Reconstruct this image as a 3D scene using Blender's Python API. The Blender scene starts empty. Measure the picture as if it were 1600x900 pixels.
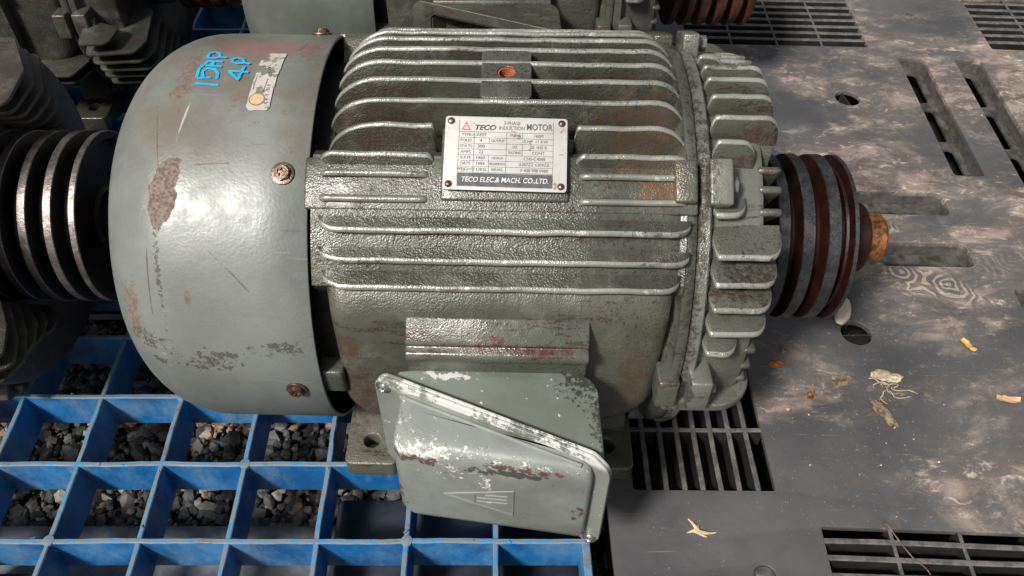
import bpy, bmesh, math, random
from mathutils import Vector, Matrix, noise
R = math.radians
S = 0.001                                   # everything below is written in millimetres
random.seed(7)
scene = bpy.context.scene
COL = scene.collection

# ------------------------------------------------------------------ camera
cam_d = bpy.data.cameras.new("camera"); cam = bpy.data.objects.new("camera", cam_d); COL.objects.link(cam)
cam.location = (0, -0.527, 0.665); cam.rotation_euler = (R(42.1), 0, 0)
cam_d.sensor_width = 36; cam_d.lens = 1300/1600*36; cam_d.shift_x = 30/1600
cam_d.clip_start = 0.01; cam_d.clip_end = 200
scene.camera = cam
# ------------------------------------------------------------------ sky and sun
SUN = Vector((-0.45, -0.52, 0.73)).normalized()
world = bpy.data.worlds.new("World"); scene.world = world; world.use_nodes = True
wt = world.node_tree; bg = wt.nodes['Background']
sky = wt.nodes.new('ShaderNodeTexSky'); sky.sky_type = 'NISHITA'; sky.sun_disc = False
sky.sun_elevation = math.asin(SUN.z); sky.sun_rotation = math.atan2(SUN.x, SUN.y)
sky.dust_density = 5.0; sky.air_density = 1.0; sky.ozone_density = 1.0
hs = wt.nodes.new('ShaderNodeHueSaturation'); hs.inputs['Saturation'].default_value = 0.35
wt.links.new(sky.outputs[0], hs.inputs['Color']); wt.links.new(hs.outputs[0], bg.inputs['Color'])
bg.inputs['Strength'].default_value = 0.056
sl = bpy.data.lights.new("sun", 'SUN'); sl.energy = 4.3; sl.angle = R(9); sl.color = (1.0, 0.955, 0.89)
so = bpy.data.objects.new("sun", sl); COL.objects.link(so)
so.rotation_euler = SUN.to_track_quat('Z', 'Y').to_euler()
scene.view_settings.view_transform = 'Standard'; scene.view_settings.look = 'None'
scene.view_settings.exposure = 0.2; scene.view_settings.gamma = 1

# ------------------------------------------------------------------ shader helper
class NT:
    def __init__(s, name):
        s.m = bpy.data.materials.new(name); s.m.use_nodes = True
        s.t = s.m.node_tree; s.b = s.t.nodes['Principled BSDF']
        s.co = s.n('ShaderNodeTexCoord').outputs['Object']
    def n(s, t): return s.t.nodes.new(t)
    def l(s, a, b):
        if hasattr(a, 'is_output') or isinstance(a, bpy.types.NodeSocket): s.t.links.new(a, b)
        else: b.default_value = a
    def noise(s, scale, detail=4, rough=.6, vec=None, dist=0, out='Fac'):
        n = s.n('ShaderNodeTexNoise'); s.l(vec or s.co, n.inputs['Vector'])
        n.inputs['Scale'].default_value = scale; n.inputs['Detail'].default_value = detail
        n.inputs['Roughness'].default_value = rough; n.inputs['Distortion'].default_value = dist
        return n.outputs[out]
    def voro(s, scale, feature='F1', vec=None, out='Distance'):
        n = s.n('ShaderNodeTexVoronoi'); s.l(vec or s.co, n.inputs['Vector']); n.feature = feature
        n.inputs['Scale'].default_value = scale; return n.outputs[out]
    def mp(s, scale, rot=(0,0,0), loc=(0,0,0)):
        n = s.n('ShaderNodeMapping'); s.l(s.co, n.inputs['Vector'])
        n.inputs['Scale'].default_value = scale; n.inputs['Rotation'].default_value = rot; n.inputs['Location'].default_value = loc
        return n.outputs[0]
    def ss(s, v, a, b):                       # smooth step from a to b
        n = s.n('ShaderNodeMapRange'); n.interpolation_type = 'SMOOTHSTEP'; s.l(v, n.inputs['Value'])
        if a > b: a, b, n.inputs['To Min'].default_value, n.inputs['To Max'].default_value = b, a, 1, 0
        n.inputs['From Min'].default_value = a; n.inputs['From Max'].default_value = b
        return n.outputs[0]
    def ma(s, op, a, b=0.0):
        n = s.n('ShaderNodeMath'); n.operation = op; s.l(a, n.inputs[0]); s.l(b, n.inputs[1]); return n.outputs[0]
    def mix(s, f, a, b):
        n = s.n('ShaderNodeMix'); n.data_type = 'RGBA'
        s.l(f, n.inputs[0])
        for v, k in ((a, 6), (b, 7)): s.l(v if not isinstance(v, tuple) else (*v[:3], 1), n.inputs[k])
        return n.outputs[2]
    def spot(s, c, r, amp=.5, scale=150, edge=.08, seed=0, rot=0):   # ragged mark of its own shape at a place on the thing (mm)
        n = s.n('ShaderNodeMapping'); n.vector_type = 'TEXTURE'; s.l(s.co, n.inputs['Vector'])
        n.inputs['Location'].default_value = [v*S for v in c]; n.inputs['Scale'].default_value = [v*S for v in r]
        n.inputs['Rotation'].default_value = (0, 0, rot) if not isinstance(rot, tuple) else rot
        ln = s.n('ShaderNodeVectorMath'); ln.operation = 'LENGTH'; s.l(n.outputs[0], ln.inputs[0])
        nz = s.noise(scale, 5, .65, vec=s.mp((1,1,1), loc=(seed*.37, seed*.11, 0)))
        d = s.ma('ADD', ln.outputs['Value'], s.ma('MULTIPLY', s.ma('SUBTRACT', nz, .5), amp*4))
        return s.ss(d, 1+edge, 1-edge)
    def bump(s, h, dist, strength=1, prev=None):
        n = s.n('ShaderNodeBump'); s.l(h, n.inputs['Height']); n.inputs['Distance'].default_value = dist*S
        n.inputs['Strength'].default_value = strength
        if prev: s.l(prev, n.inputs['Normal'])
        return n.outputs[0]
    def done(s, col=None, rough=None, metal=None, normal=None, spec=None, coat=None):
        for v, k in ((col, 'Base Color'), (rough, 'Roughness'), (metal, 'Metallic'), (normal, 'Normal'), (spec, 'Specular IOR Level'), (coat, 'Coat Weight')):
            if v is not None: s.l((*v, 1) if isinstance(v, tuple) else v, s.b.inputs[k])
        if coat is not None:
            s.b.inputs['Coat Roughness'].default_value = .16
            if normal is not None: s.l(normal, s.b.inputs['Coat Normal'])
        return s.m

def cast_paint(name, a=(.205,.215,.185), b=(.15,.155,.135), grime=.5, rust=.5, dirt=(.03,.024,.018), bump=1.0, worn=0.0, rough=.36, coat=.2, metal=.33, spots=()):
    t = NT(name)
    big = t.noise(9, 4, .6); mid = t.noise(38, 5, .65); fine = t.noise(430, 4, .7); grit = t.noise(900, 3, .7)
    c = t.mix(t.ss(big, .35, .65), a, b)
    c = t.mix(t.ma('MULTIPLY', t.ss(mid, .5, .75), .35), c, (.235,.23,.19))
    pit = t.ma('MULTIPLY', t.ss(fine, .53, .64), t.ss(t.noise(17, 5, .7, vec=t.mp((1,1,1), loc=(1,2,3))), .62-.28*grime, .72-.2*grime))
    c = t.mix(t.ma('MULTIPLY', pit, .85), c, dirt)
    stk = t.ma('MULTIPLY', t.ss(t.noise(75, 5, .75, vec=t.mp((.16,1,1), loc=(2,6,4))), .60-.06*grime, .66-.06*grime), t.ss(fine, .40, .52))
    c = t.mix(t.ma('MULTIPLY', stk, .75), c, (.055,.032,.02))
    rz = t.noise(12, 6, .75, vec=t.mp((1,1,1), loc=(4,1,7)))
    rm = t.ma('MULTIPLY', t.ss(rz, .70-.16*rust, .80-.16*rust), t.ss(t.noise(140, 4, .7), .42, .60))
    rc = t.mix(t.ss(grit, .4, .6), (.14,.05,.022), (.06,.025,.014))
    c = t.mix(rm, c, rc)
    for k, (sc, sr, col_) in enumerate(spots):
        c = t.mix(t.ma('MULTIPLY', t.ma('MULTIPLY', t.spot(sc, sr, 1.0, 90, .35, 20+k), t.ss(t.noise(230, 5, .8), .40, .58)), .85), c, col_)
    if worn:
        wm = t.ma('MULTIPLY', t.ss(t.noise(55, 6, .8, vec=t.mp((1,1,1), loc=(9,9,9))), .62-.2*worn, .66-.2*worn), .9)
        c = t.mix(wm, c, (.52,.52,.48))
    r = t.ma('ADD', t.ma('MULTIPLY', t.ss(mid, .3, .7), .2), rough-.02)
    r = t.ma('ADD', r, t.ma('MULTIPLY', rm, .35))
    casting = t.ma('ADD', t.ma('MULTIPLY', fine, .6), t.ma('MULTIPLY', t.ma('SUBTRACT', 1.0, t.voro(760, 'F1')), .45))
    casting = t.ma('MULTIPLY', casting, t.ma('ADD', t.ma('MULTIPLY', t.ss(t.noise(16, 4, .6, vec=t.mp((1,1,1), loc=(6,6,6))), .36, .64), .85), .15))
    nb = t.bump(casting, .9*bump, .85); nb = t.bump(t.noise(120, 3, .6), .7*bump, .6, nb)
    return t.done(c, r, metal, nb, .55, coat)

def sheet_paint():
    t = NT('cowl_sheet_paint')
    big = t.noise(7, 4, .6); mid = t.noise(40, 5, .6)
    c = t.mix(t.ss(big, .35, .65), (.225,.24,.232), (.165,.176,.166))
    c = t.mix(t.ma('MULTIPLY', t.ss(mid, .5, .72), .3), c, (.25,.245,.21))
    # faint handling marks, thin scratches
    for k, (ang, sd) in enumerate(((.5, 1), (-.9, 5), (1.3, 11))):
        st = t.noise(26, 2, .5, vec=t.mp((1, 14, 14), (0, ang*.3, ang), (sd, sd, 0)))
        sm = t.ma('MULTIPLY', t.ss(st, .685, .70), t.ss(t.noise(14, 2, .5, vec=t.mp((1,1,1), loc=(sd*2,3,1))), .52, .62))
        c = t.mix(t.ma('MULTIPLY', sm, .28), c, (.42,.42,.40) if k != 1 else (.07,.065,.055))
    fleck = t.ma('MULTIPLY', t.ss(t.noise(330, 3, .6), .68, .72), t.ss(t.noise(20, 4, .6, vec=t.mp((1,1,1), loc=(3,3,3))), .5, .62))
    c = t.mix(t.ma('MULTIPLY', fleck, .8), c, (.10,.085,.07))
    def P(x, e, r=162): return (x, -r*math.cos(R(e)), 160+r*math.sin(R(e)))
    tan = (.17,.135,.10)
    up = t.ss(t.n_z(), .285, .318)
    c = t.mix(t.ma('MULTIPLY', t.ma('MULTIPLY', up, t.ss(t.noise(22, 5, .65, vec=t.mp((1,1,1), loc=(7,0,0))), .36, .66)), .7), c, tan)
    c = t.mix(t.ma('MULTIPLY', t.spot(P(-168, 101), (34, 18, 12), .35, 60, .5), .45), c, (.36,.13,.115))
    rustm = t.ma('MULTIPLY', t.spot(P(-219, 88), (7, 22, 12), 1.0, 210, .3, 1), .8)
    rustm = t.ma('MAXIMUM', rustm, t.spot(P(-222, 80), (7, 7, 9), .8, 200, .2, 2))
    rustm = t.ma('MAXIMUM', rustm, t.ma('MULTIPLY', t.spot(P(-137, 99), (7, 12, 7), 1.2, 220, .4, 3), .7))
    rustm = t.ma('MAXIMUM', rustm, t.spot(P(-255, 20, 150), (6, 12, 26), 1.3, 260, .1, 4))
    rustm = t.ma('MAXIMUM', rustm, t.spot(P(-209, 26), (2, 6, 5), .5, 240, .2, 5))
    rustm = t.ma('MAXIMUM', rustm, t.ma('MULTIPLY', t.ss(t.noise(75, 5, .75, vec=t.mp((1,1,1), loc=(2,5,1))), .62, .68), t.ss(t.n_z(), .27, .32)))
    rustm = t.ma('MULTIPLY', rustm, t.ss(t.noise(210, 5, .8, vec=t.mp((1,1,1), loc=(4,4,2))), .40, .56))
    c = t.mix(t.ma('MULTIPLY', rustm, .8), c, t.mix(t.noise(200, 3, .6), (.24,.10,.04), (.09,.05,.035)))
    for k, (x, e, rx, ry, rot, col_) in enumerate(((-214, 71, .7, 14, R(-9), (.5,.5,.48)), (-229, 62, .4, 26, R(10), (.09,.08,.07)), (-190, 59, 12, .4, R(4), (.10,.09,.08)), (-178, 33, 12, .35, R(-30), (.10,.09,.08)), (-236, 34, .5, 18, R(-4), (.09,.08,.07)))):
        q_ = P(x, e)
        c = t.mix(t.ma('MULTIPLY', t.spot(q_, (rx, ry, 40), .9 if min(rx, ry) > .45 else 1.3, 60, .5, 50+k, rot), .8), c, col_)
    patch = t.spot(P(-223, 52), (9.5, 26, 36), .42, 48, .03, 6, (R(40), 0, R(-16)))
    pc = t.mix(t.ss(t.noise(420, 2, .6), .4, .6), (.21,.165,.145), (.12,.09,.08))
    c = t.mix(patch, c, pc)
    dk = t.spot(P(-246, 12, 150), (16, 12, 8), .9, 180, .06, 8)
    dk = t.ma('MAXIMUM', dk, t.spot(P(-238, 5, 156), (9, 8, 3.4), .4, 150, .06, 9))
    dk = t.ma('MAXIMUM', dk, t.spot(P(-146, 11), (16, 10, 5), 1.6, 130, .3, 10))
    dk = t.ma('MAXIMUM', dk, t.spot(P(-200, 7), (16, 10, 8), 1.7, 170, .05, 12))
    dk = t.ma('MAXIMUM', dk, t.spot(P(-228, 32, 160), (1.6, 16, 34), 1.6, 300, .05, 13))
    dk = t.ma('MULTIPLY', dk, t.ss(t.noise(260, 4, .75, vec=t.mp((1,1,1), loc=(3,9,2))), .44, .52))
    c = t.mix(t.ma('MULTIPLY', dk, .7), c, (.06,.05,.04))
    r = t.ma('ADD', t.ma('MULTIPLY', t.ss(t.noise(60, 5, .7), .35, .7), .16), .34)
    r = t.ma('ADD', r, t.ma('MULTIPLY', patch, .4)); r = t.ma('ADD', r, t.ma('MULTIPLY', rustm, .3))
    nb = t.bump(t.noise(420, 2, .5), .22, .7); nb = t.bump(t.noise(11, 2, .5), 4.0, .35, nb)
    nb = t.bump(t.ma('SUBTRACT', 1.0, t.ma('MAXIMUM', patch, dk)), .25, .8, nb)
    return t.done(c, r, .18, nb, .42)
def _nz(s):
    n = s.n('ShaderNodeSeparateXYZ'); s.l(s.co, n.inputs[0]); return n.outputs[2]
NT.n_z = _nz

def lid_paint():
    t = NT('terminal_cover_paint')
    c = t.mix(t.ss(t.noise(12, 4, .6), .35, .65), (.24,.26,.25), (.16,.17,.15))
    c = t.mix(t.ma('MULTIPLY', t.ss(t.noise(60, 5, .7), .5, .7), .3), c, (.17,.165,.14))
    wh = t.spot((-45, -226, 174), (24, 15, 6), 1.2, 150, .05, 1)
    for i, (cc, rr) in enumerate((((-8,-238,178), (26,10,4)), ((20,-245,174), (40,9,2.5)), ((-60,-215,181), (10,26,5)), ((-30,-226,150), (20,10,4)), ((0,-240,152),(3.2,8,30)), ((-22,-235,158),(12,8,6)))):
        wh = t.ma('MAXIMUM', wh, t.spot(cc, rr, 1.4, 190, .05, i+2))
    wh = t.ma('MULTIPLY', wh, t.ss(t.noise(120, 7, .85, vec=t.mp((1,1,1), loc=(1,7,2))), .50, .56))
    c = t.mix(t.ma('MAXIMUM', wh, t.spot((-40,-226,172), (22, 8, 4), .9, 150, .1, 71)), c, (.64,.64,.60))
    rd = t.spot((-50,-228,166), (22, 10, 4), 1.0, 150, .06, 21)
    for i, (cc, rr) in enumerate((((12,-243,170), (16,8,4)), ((36,-247,169), (17,8,3.6)), ((-66,-222,110), (7,10,12)), ((66,-250,120),(4,8,9)))):
        rd = t.ma('MAXIMUM', rd, t.spot(cc, rr, .9, 150, .06, i+30))
    rd = t.ma('MULTIPLY', rd, t.ss(t.noise(140, 6, .8, vec=t.mp((1,1,1), loc=(5,7,2))), .44, .52))
    c = t.mix(t.ma('MULTIPLY', rd, .9), c, t.mix(t.noise(200, 3, .6), (.16,.05,.03), (.05,.022,.015)))
    bk = t.spot((10,-242,162), (30, 8, 4), 1.0, 120, .08, 40)
    c = t.mix(t.ma('MULTIPLY', bk, .85), c, (.045,.04,.035))
    fl = t.ma('MULTIPLY', t.ss(t.noise(380, 3, .6), .66, .7), .7)
    c = t.mix(fl, c, (.09,.08,.065))
    r = t.ma('ADD', t.ma('MULTIPLY', t.noise(70, 4, .6), .25), .24)
    nb = t.bump(t.noise(22, 3, .5), 2.2, .5); nb = t.bump(t.noise(240, 2, .5), .2, .6, nb)
    nb = t.bump(t.ma('MAXIMUM', wh, rd), .3, -.8 if False else .8, nb)
    return t.done(c, r, 0.0, nb, .5)

def flange_paint():
    t = NT('worn_flange_paint')
    c = t.mix(t.ss(t.noise(14, 4, .6), .35, .65), (.21,.225,.205), (.15,.16,.14))
    w = t.ss(t.noise(42, 7, .85), .47, .51)
    nz = t.n('ShaderNodeNewGeometry'); sx = t.n('ShaderNodeSeparateXYZ'); t.l(t.co, sx.inputs[0])
    w = t.ma('MULTIPLY', w, t.ss(sx.outputs[2], .172, .180))      # the paint has been rubbed off along the upper rim
    w = t.ma('MAXIMUM', w, t.ss(t.noise(60, 6, .8, vec=t.mp((1,1,1), loc=(3,3,0))), .64, .67))
    c = t.mix(w, c, (.58,.58,.55))
    rd = t.ss(t.noise(48, 5, .8, vec=t.mp((1,1,1), loc=(6,1,0))), .66, .69)
    c = t.mix(t.ma('MULTIPLY', rd, .85), c, (.14,.05,.03))
    return t.done(c, .42, 0.0, t.bump(t.noise(90, 4, .6), .5, .6), .5)

def box_paint():
    t = NT('terminal_box_paint')
    c = t.mix(t.ss(t.noise(16, 4, .6), .35, .65), (.19,.22,.19), (.15,.165,.14))
    sp = t.ma('MULTIPLY', t.ss(t.noise(190, 2, .5), .70, .73), 1.0)
    c = t.mix(sp, c, (.6,.6,.56))
    bk = t.spot((70,-172,183), (12, 14, 14), 1.8, 320, .5, 3)
    bk = t.ma('MAXIMUM', bk, t.spot((80,-200,178), (5, 20, 20), 1.8, 320, .5, 4))
    c = t.mix(t.ma('MULTIPLY', bk, .85), c, (.03,.028,.022))
    c = t.mix(t.spot((-28,-170,180), (14, 3.5, 5), 1.4, 200, .08, 5), c, (.6,.6,.57))
    return t.done(c, t.ma('ADD', t.ma('MULTIPLY', t.noise(50, 4, .6), .3), .22), 0.0, t.bump(t.noise(120, 4, .6), .5, .7), .5)

def plain(name, col, rough=.5, metal=0.0, var=.25, scale=60, bump=.2, bscale=200):
    t = NT(name)
    dk = tuple(v*(1-var) for v in col); lt = tuple(min(1, v*(1+var)) for v in col)
    c = t.mix(t.ss(t.noise(scale, 5, .65), .35, .65), dk, lt)
    return t.done(c, t.ma('ADD', t.ma('MULTIPLY', t.noise(scale*2, 3, .6), .2), rough-.1), metal, t.bump(t.noise(bscale, 3, .6), bump, .8), .5)

def rusty(name, a, b, metal=.3, rough=.55, s=30):
    t = NT(name)
    c = t.mix(t.ss(t.noise(s, 6, .75), .42, .6), a, b)
    c = t.mix(t.ma('MULTIPLY', t.ss(t.noise(s*9, 4, .7), .5, .68), .6), c, tuple(v*.3 for v in a))
    return t.done(c, t.ma('ADD', t.ma('MULTIPLY', t.noise(s*3, 4, .6), .3), rough-.15), metal, t.bump(t.noise(300, 4, .7), .5, .9), .4)

def blue_plastic():
    t = NT('blue_pallet_plastic')
    z = t.n_z()
    c = t.mix(t.ss(t.noise(14, 4, .6), .35, .65), (.007,.15,.40), (.004,.075,.23))
    dust = t.ma('MULTIPLY', t.ss(t.noise(20, 7, .75, vec=t.mp((1,1,.6), loc=(1,0,0))), .42, .70), .6)
    c = t.mix(dust, c, (.17,.28,.38))
    # scuffed grey-brown burrs along the top lip of every rib
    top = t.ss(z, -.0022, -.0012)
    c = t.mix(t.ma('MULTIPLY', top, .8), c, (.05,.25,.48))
    c = t.mix(t.ma('MULTIPLY', top, t.ma('ADD', t.ma('MULTIPLY', t.ss(t.noise(110, 5, .75), .42, .52), .7), .1)), c, (.20,.20,.185))
    c = t.mix(t.ma('MULTIPLY', top, t.ma('MULTIPLY', t.ss(t.noise(18, 5, .75, vec=t.mp((1,1,1), loc=(5,5,0))), .56, .66), .6)), c, (.14,.085,.05))
    return t.done(c, t.ma('ADD', t.ma('MULTIPLY', t.noise(60, 4, .6), .25), .33), 0.0, t.bump(t.noise(160, 5, .7), .7, .7), .45)

def black_plastic(deck=True):
    t = NT('black_pallet_plastic' if deck else 'black_plastic_ribs')
    c = t.mix(t.ss(t.noise(6, 4, .6), .35, .65), (.062,.062,.067), (.100,.099,.101))
    sep = t.n('ShaderNodeSeparateXYZ'); t.l(t.co, sep.inputs[0])
    far = t.ss(sep.outputs[1], -.12, .22)
    right = t.ss(sep.outputs[0], .22, .42)
    # dried mud film, thin and pale in cloudy patches
    cloud = t.noise(5.5, 9, .66, vec=t.mp((1,1.5,1), (0,0,.35)), dist=.5)
    cloud2 = t.noise(15, 10, .74, vec=t.mp((1,1.7,1), (0,0,-.3), (2,2,0)), dist=.5)
    thr = t.ma('SUBTRACT', .635, t.ma('ADD', t.ma('MULTIPLY', far, .06), t.ma('MULTIPLY', right, .075)))
    thr = t.ma('SUBTRACT', thr, t.ma('MULTIPLY', t.ma('SUBTRACT', t.noise(3.1, 2, .5, vec=t.mp((1,1,1), loc=(3,1,0))), .5), .45))
    d1 = t.ma('SUBTRACT', cloud, thr); m1 = t.ss(d1, -.10, .10)
    m2 = t.ss(cloud2, .46, .62)
    c = t.mix(t.ma('MULTIPLY', m1, .45), c, (.150,.130,.117))
    c = t.mix(t.ma('MULTIPLY', t.ma('MULTIPLY', m1, m2), .8), c, (.35,.28,.225))
    wisp = t.ss(t.noise(40, 10, .82, vec=t.mp((1,2.0,1), (0,0,.2), (5,1,0)), dist=.7), .53, .64)
    c = t.mix(t.ma('MULTIPLY', t.ma('MULTIPLY', wisp, t.ss(d1, -.12, .08)), .8), c, (.60,.50,.41))
    speck = t.ma('MULTIPLY', t.ss(t.noise(150, 6, .8), .58, .66), t.ss(d1, -.26, .0))
    c = t.mix(t.ma('MULTIPLY', speck, .5), c, (.38,.32,.27))
    c = t.mix(t.ma('MULTIPLY', t.ss(t.noise(9, 5, .65, vec=t.mp((1,1,1), loc=(8,3,0))), .60, .74), .4), c, (.13,.07,.045))
    for k, (ang, sd) in enumerate(((.35, 2), (-.6, 7), (1.2, 13))):   # drag scratches
        st = t.noise(20, 2, .5, vec=t.mp((1, 26, 1), (0, 0, ang), (sd, sd, 0)))
        sm = t.ma('MULTIPLY', t.ss(st, .70, .72), t.ss(t.noise(9, 2, .5, vec=t.mp((1,1,1), loc=(sd*2,3,1))), .5, .6))
        c = t.mix(t.ma('MULTIPLY', sm, .45), c, (.26,.25,.24))
    crumb = t.ss(t.noise(300, 3, .6), .70, .73)
    c = t.mix(t.ma('MULTIPLY', crumb, t.ss(t.noise(10, 3, .6, vec=t.mp((1,1,1), loc=(1,8,0))), .45, .6)), c, (.45,.35,.26))
    # moulded anti-slip maze: fine raised lines, dust rubbed onto their tops
    wv = t.n('ShaderNodeVectorMath'); wv.operation = 'ADD'; t.l(t.co, wv.inputs[0])
    wn = t.n('ShaderNodeVectorMath'); wn.operation = 'SCALE'; wn.inputs['Scale'].default_value = .022; t.l(t.noise(34, 2, .5, out='Color'), wn.inputs[0]); t.l(wn.outputs[0], wv.inputs[1])
    vo = t.n('ShaderNodeTexVoronoi'); vo.distance = 'MINKOWSKI'; vo.inputs['Exponent'].default_value = 2.6; vo.voronoi_dimensions = '2D'; vo.inputs['Scale'].default_value = 24; vo.inputs['Randomness'].default_value = .9; t.l(wv.outputs[0], vo.inputs['Vector'])
    maze = t.ss(t.ma('SINE', t.ma('MULTIPLY', vo.outputs['Distance'], 2*math.pi/.172)), -.2, .45)
    area = t.ma('MAXIMUM', t.spot((478, 78, 0), (50, 20, 50), .5, 40, .2, 3, R(-28)), t.spot((440, 168, 0), (24, 12, 50), .5, 40, .2, 6))
    area = t.ma('MAXIMUM', area, t.ma('MULTIPLY', t.spot((548, 110, 0), (34, 18, 50), .7, 40, .3, 9), .3))
    c = t.mix(t.ma('MULTIPLY', area, t.ma('ADD', t.ma('MULTIPLY', maze, .30), .03)), c, (.50,.45,.39))
    c = t.mix(t.ma('MULTIPLY', area, t.ma('MULTIPLY', t.ma('SUBTRACT', 1.0, maze), .55)), c, (.07,.065,.06))
    r = t.ma('ADD', t.ma('MULTIPLY', m1, .22), t.ma('ADD', t.ma('MULTIPLY', t.noise(22, 5, .7), .24), .30))
    nb = t.bump(t.noise(60, 6, .65), .7, .6); nb = t.bump(cloud2, 1.2, .5, nb); nb = t.bump(t.ma('MULTIPLY', maze, area), .9, .8, nb)
    return t.done(c, r, 0.0, nb, .5)

def vent_plastic():
    t = NT('vent_bar_plastic')
    body = t.mix(t.ss(t.noise(40, 4, .6), .35, .65), (.014,.014,.015), (.028,.027,.026))  # bar sides near-black: the shade between the bars is painted in
    lip = t.mix(t.ss(t.noise(70, 6, .75), .42, .62), (.075,.075,.077), (.15,.14,.13))
    return t.done(t.mix(t.ss(t.n_z(), -.0030, -.0016), body, lip), .5, 0.0, t.bump(t.noise(150, 4, .7), .4, .6), .4)
M = {}
M['vent'] = vent_plastic()
M['cast'] = cast_paint('cast_iron_paint', a=(.12,.125,.106), b=(.07,.074,.06), grime=.8, rust=.5, rough=.30, spots=(((143,0,160), (5,400,400), (.045,.034,.025)), ((-60,-120,275), (60,14,5), (.05,.028,.018)), ((30,-118,272), (70,12,4), (.06,.035,.02)), ((110,-80,300), (24,24,12), (.13,.075,.03)), ((118,-90,290), (18,20,8), (.20,.10,.045)), ((-100,-100,280), (20,20,16), (.035,.03,.024)), ((15,-125,260), (110,14,2.6), (.045,.03,.02))))
M['fin'] = cast_paint('cast_fin_paint', a=(.082,.086,.068), b=(.044,.046,.036), grime=.75, rust=.65, rough=.33, spots=(((105,-60,310), (26,60,14), (.10,.06,.025)), ((-80,-40,310), (34,50,14), (.06,.035,.025)), ((-112,-60,285), (10,80,50), (.03,.026,.02))))  # fin faces darkened for grime and for the shade between the fins
M['tip'] = cast_paint('rubbed_fin_edge', a=(.34,.345,.31), b=(.20,.205,.18), grime=.5, rust=.62, worn=.12, bump=.6, rough=.26, coat=.7)  # paler tips: rubbed paint, with the edge glint put into the colour
M['shield'] = cast_paint('end_shield_paint', a=(.20,.208,.185), b=(.13,.135,.115), grime=.5, rust=.45, rough=.28, spots=(((142,0,160), (6,400,400), (.05,.037,.028)), ((158,-150,278), (8,20,12), (.16,.075,.05)), ((146,-90,300), (7,70,22), (.05,.04,.03))))
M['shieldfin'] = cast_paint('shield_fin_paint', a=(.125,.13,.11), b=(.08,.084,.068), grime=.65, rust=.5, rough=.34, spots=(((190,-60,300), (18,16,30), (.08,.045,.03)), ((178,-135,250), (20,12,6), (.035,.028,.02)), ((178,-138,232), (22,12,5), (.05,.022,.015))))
M['pad'] = cast_paint('rust_streaked_pad', a=(.15,.155,.135), b=(.10,.104,.088), grime=.6, rust=.5, rough=.27, spots=(((6,-166,208), (62,8,2.2), (.11,.034,.02)), ((40,-168,205), (20,8,3), (.12,.038,.022)), ((2,-164,211), (10,9,4), (.10,.025,.015))))
M['boss'] = cast_paint('boss_paint', a=(.125,.127,.10), b=(.085,.087,.068), grime=.55, rust=.85, spots=(((-98,-154,128), (16,20,34), (.10,.05,.03)), ((-103,-154,190), (9,20,12), (.12,.06,.03)), ((108,-154,165), (10,20,30), (.11,.07,.04)), ((104,-150,132), (14,20,10), (.16,.08,.04))))
M['foot'] = cast_paint('foot_paint', a=(.16,.16,.13), b=(.12,.12,.095), grime=.5, rust=.6)
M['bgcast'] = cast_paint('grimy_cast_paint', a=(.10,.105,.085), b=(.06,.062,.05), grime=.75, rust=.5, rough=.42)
M['bgdark'] = cast_paint('shaded_grime_paint', a=(.07,.07,.058), b=(.032,.032,.027), grime=.8, rust=.4, rough=.42)  # dark for grime and for the shade over the left-hand motors
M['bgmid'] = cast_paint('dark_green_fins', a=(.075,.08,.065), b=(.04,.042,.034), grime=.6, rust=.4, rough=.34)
M['bgtip'] = cast_paint('grimy_fin_edge', a=(.12,.12,.10), b=(.07,.07,.06), grime=.6, rust=.4, rough=.4)
M['bgbrown'] = cast_paint('brown_grime_fins', a=(.13,.11,.10), b=(.06,.05,.045), grime=.5, rust=.5, rough=.5)
M['cowl'] = sheet_paint(); M['lid'] = lid_paint(); M['flange'] = flange_paint(); M['box'] = box_paint()
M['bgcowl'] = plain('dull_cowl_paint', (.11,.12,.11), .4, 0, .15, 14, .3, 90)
M['black'] = plain('shadow_black', (.012,.011,.010), .5, 0, .3)  # near-black that paints in the shade of gaps and hollows
M['groove'] = rusty('groove_rust', (.022,.006,.004), (.008,.004,.0035), .2, .45, 24)
M['shadegroove'] = rusty('shaded_groove', (.012,.007,.006), (.005,.004,.004), .2, .45, 24)  # left pulley's grooves, their shade put into a near-black colour
M['rim'] = rusty('pulley_steel', (.055,.053,.057), (.10,.096,.10), .7, .42, 40)
M['rimbright'] = rusty('scratched_pulley_rim', (.27,.235,.23), (.15,.125,.12), .75, .40, 60)
M['shaft'] = rusty('rusted_shaft', (.42,.17,.06), (.10,.045,.025), .55, .42, 60)
M['bgpulley'] = rusty('brown_rusted_pulley', (.10,.035,.018), (.03,.014,.010), .2, .6, 30)
M['screw'] = rusty('brown_steel_screw', (.22,.155,.125), (.13,.085,.07), .75, .34, 80)
M['steel'] = plain('bright_screw_steel', (.5,.5,.48), .3, .9, .2, 200)
M['rust'] = rusty('orange_thread_rust', (.50,.14,.05), (.24,.07,.03), .0, .7, 120)
M['bareedge'] = plain('bare_grey_casting', (.42,.42,.39), .5, .1, .2, 60, .5)
M['blue'] = blue_plastic(); M['deck'] = black_plastic(True)
M['bdark'] = plain('pallet_leg_plastic', (.018,.022,.032), .5, 0, .4, 20, .4, 80)
M['bboard'] = plain('dusty_lower_deck', (.15,.17,.19), .7, 0, .4, 22, .5, 90)
M['swirl'] = plain('dusty_swirl_line', (.30,.28,.25), .5, 0, .45, 60)
M['slotw'] = plain('muddy_slot_wall', (.075,.07,.066), .5, 0, .3, 90, .6, 70)
M['floor'] = plain('muddy_slot_floor', (.060,.056,.052), .6, 0, .5, 60, .5, 90)
M['earth'] = plain('damp_earth', (.05,.043,.036), .9, 0, .4, 30, 2.0, 60)
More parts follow.
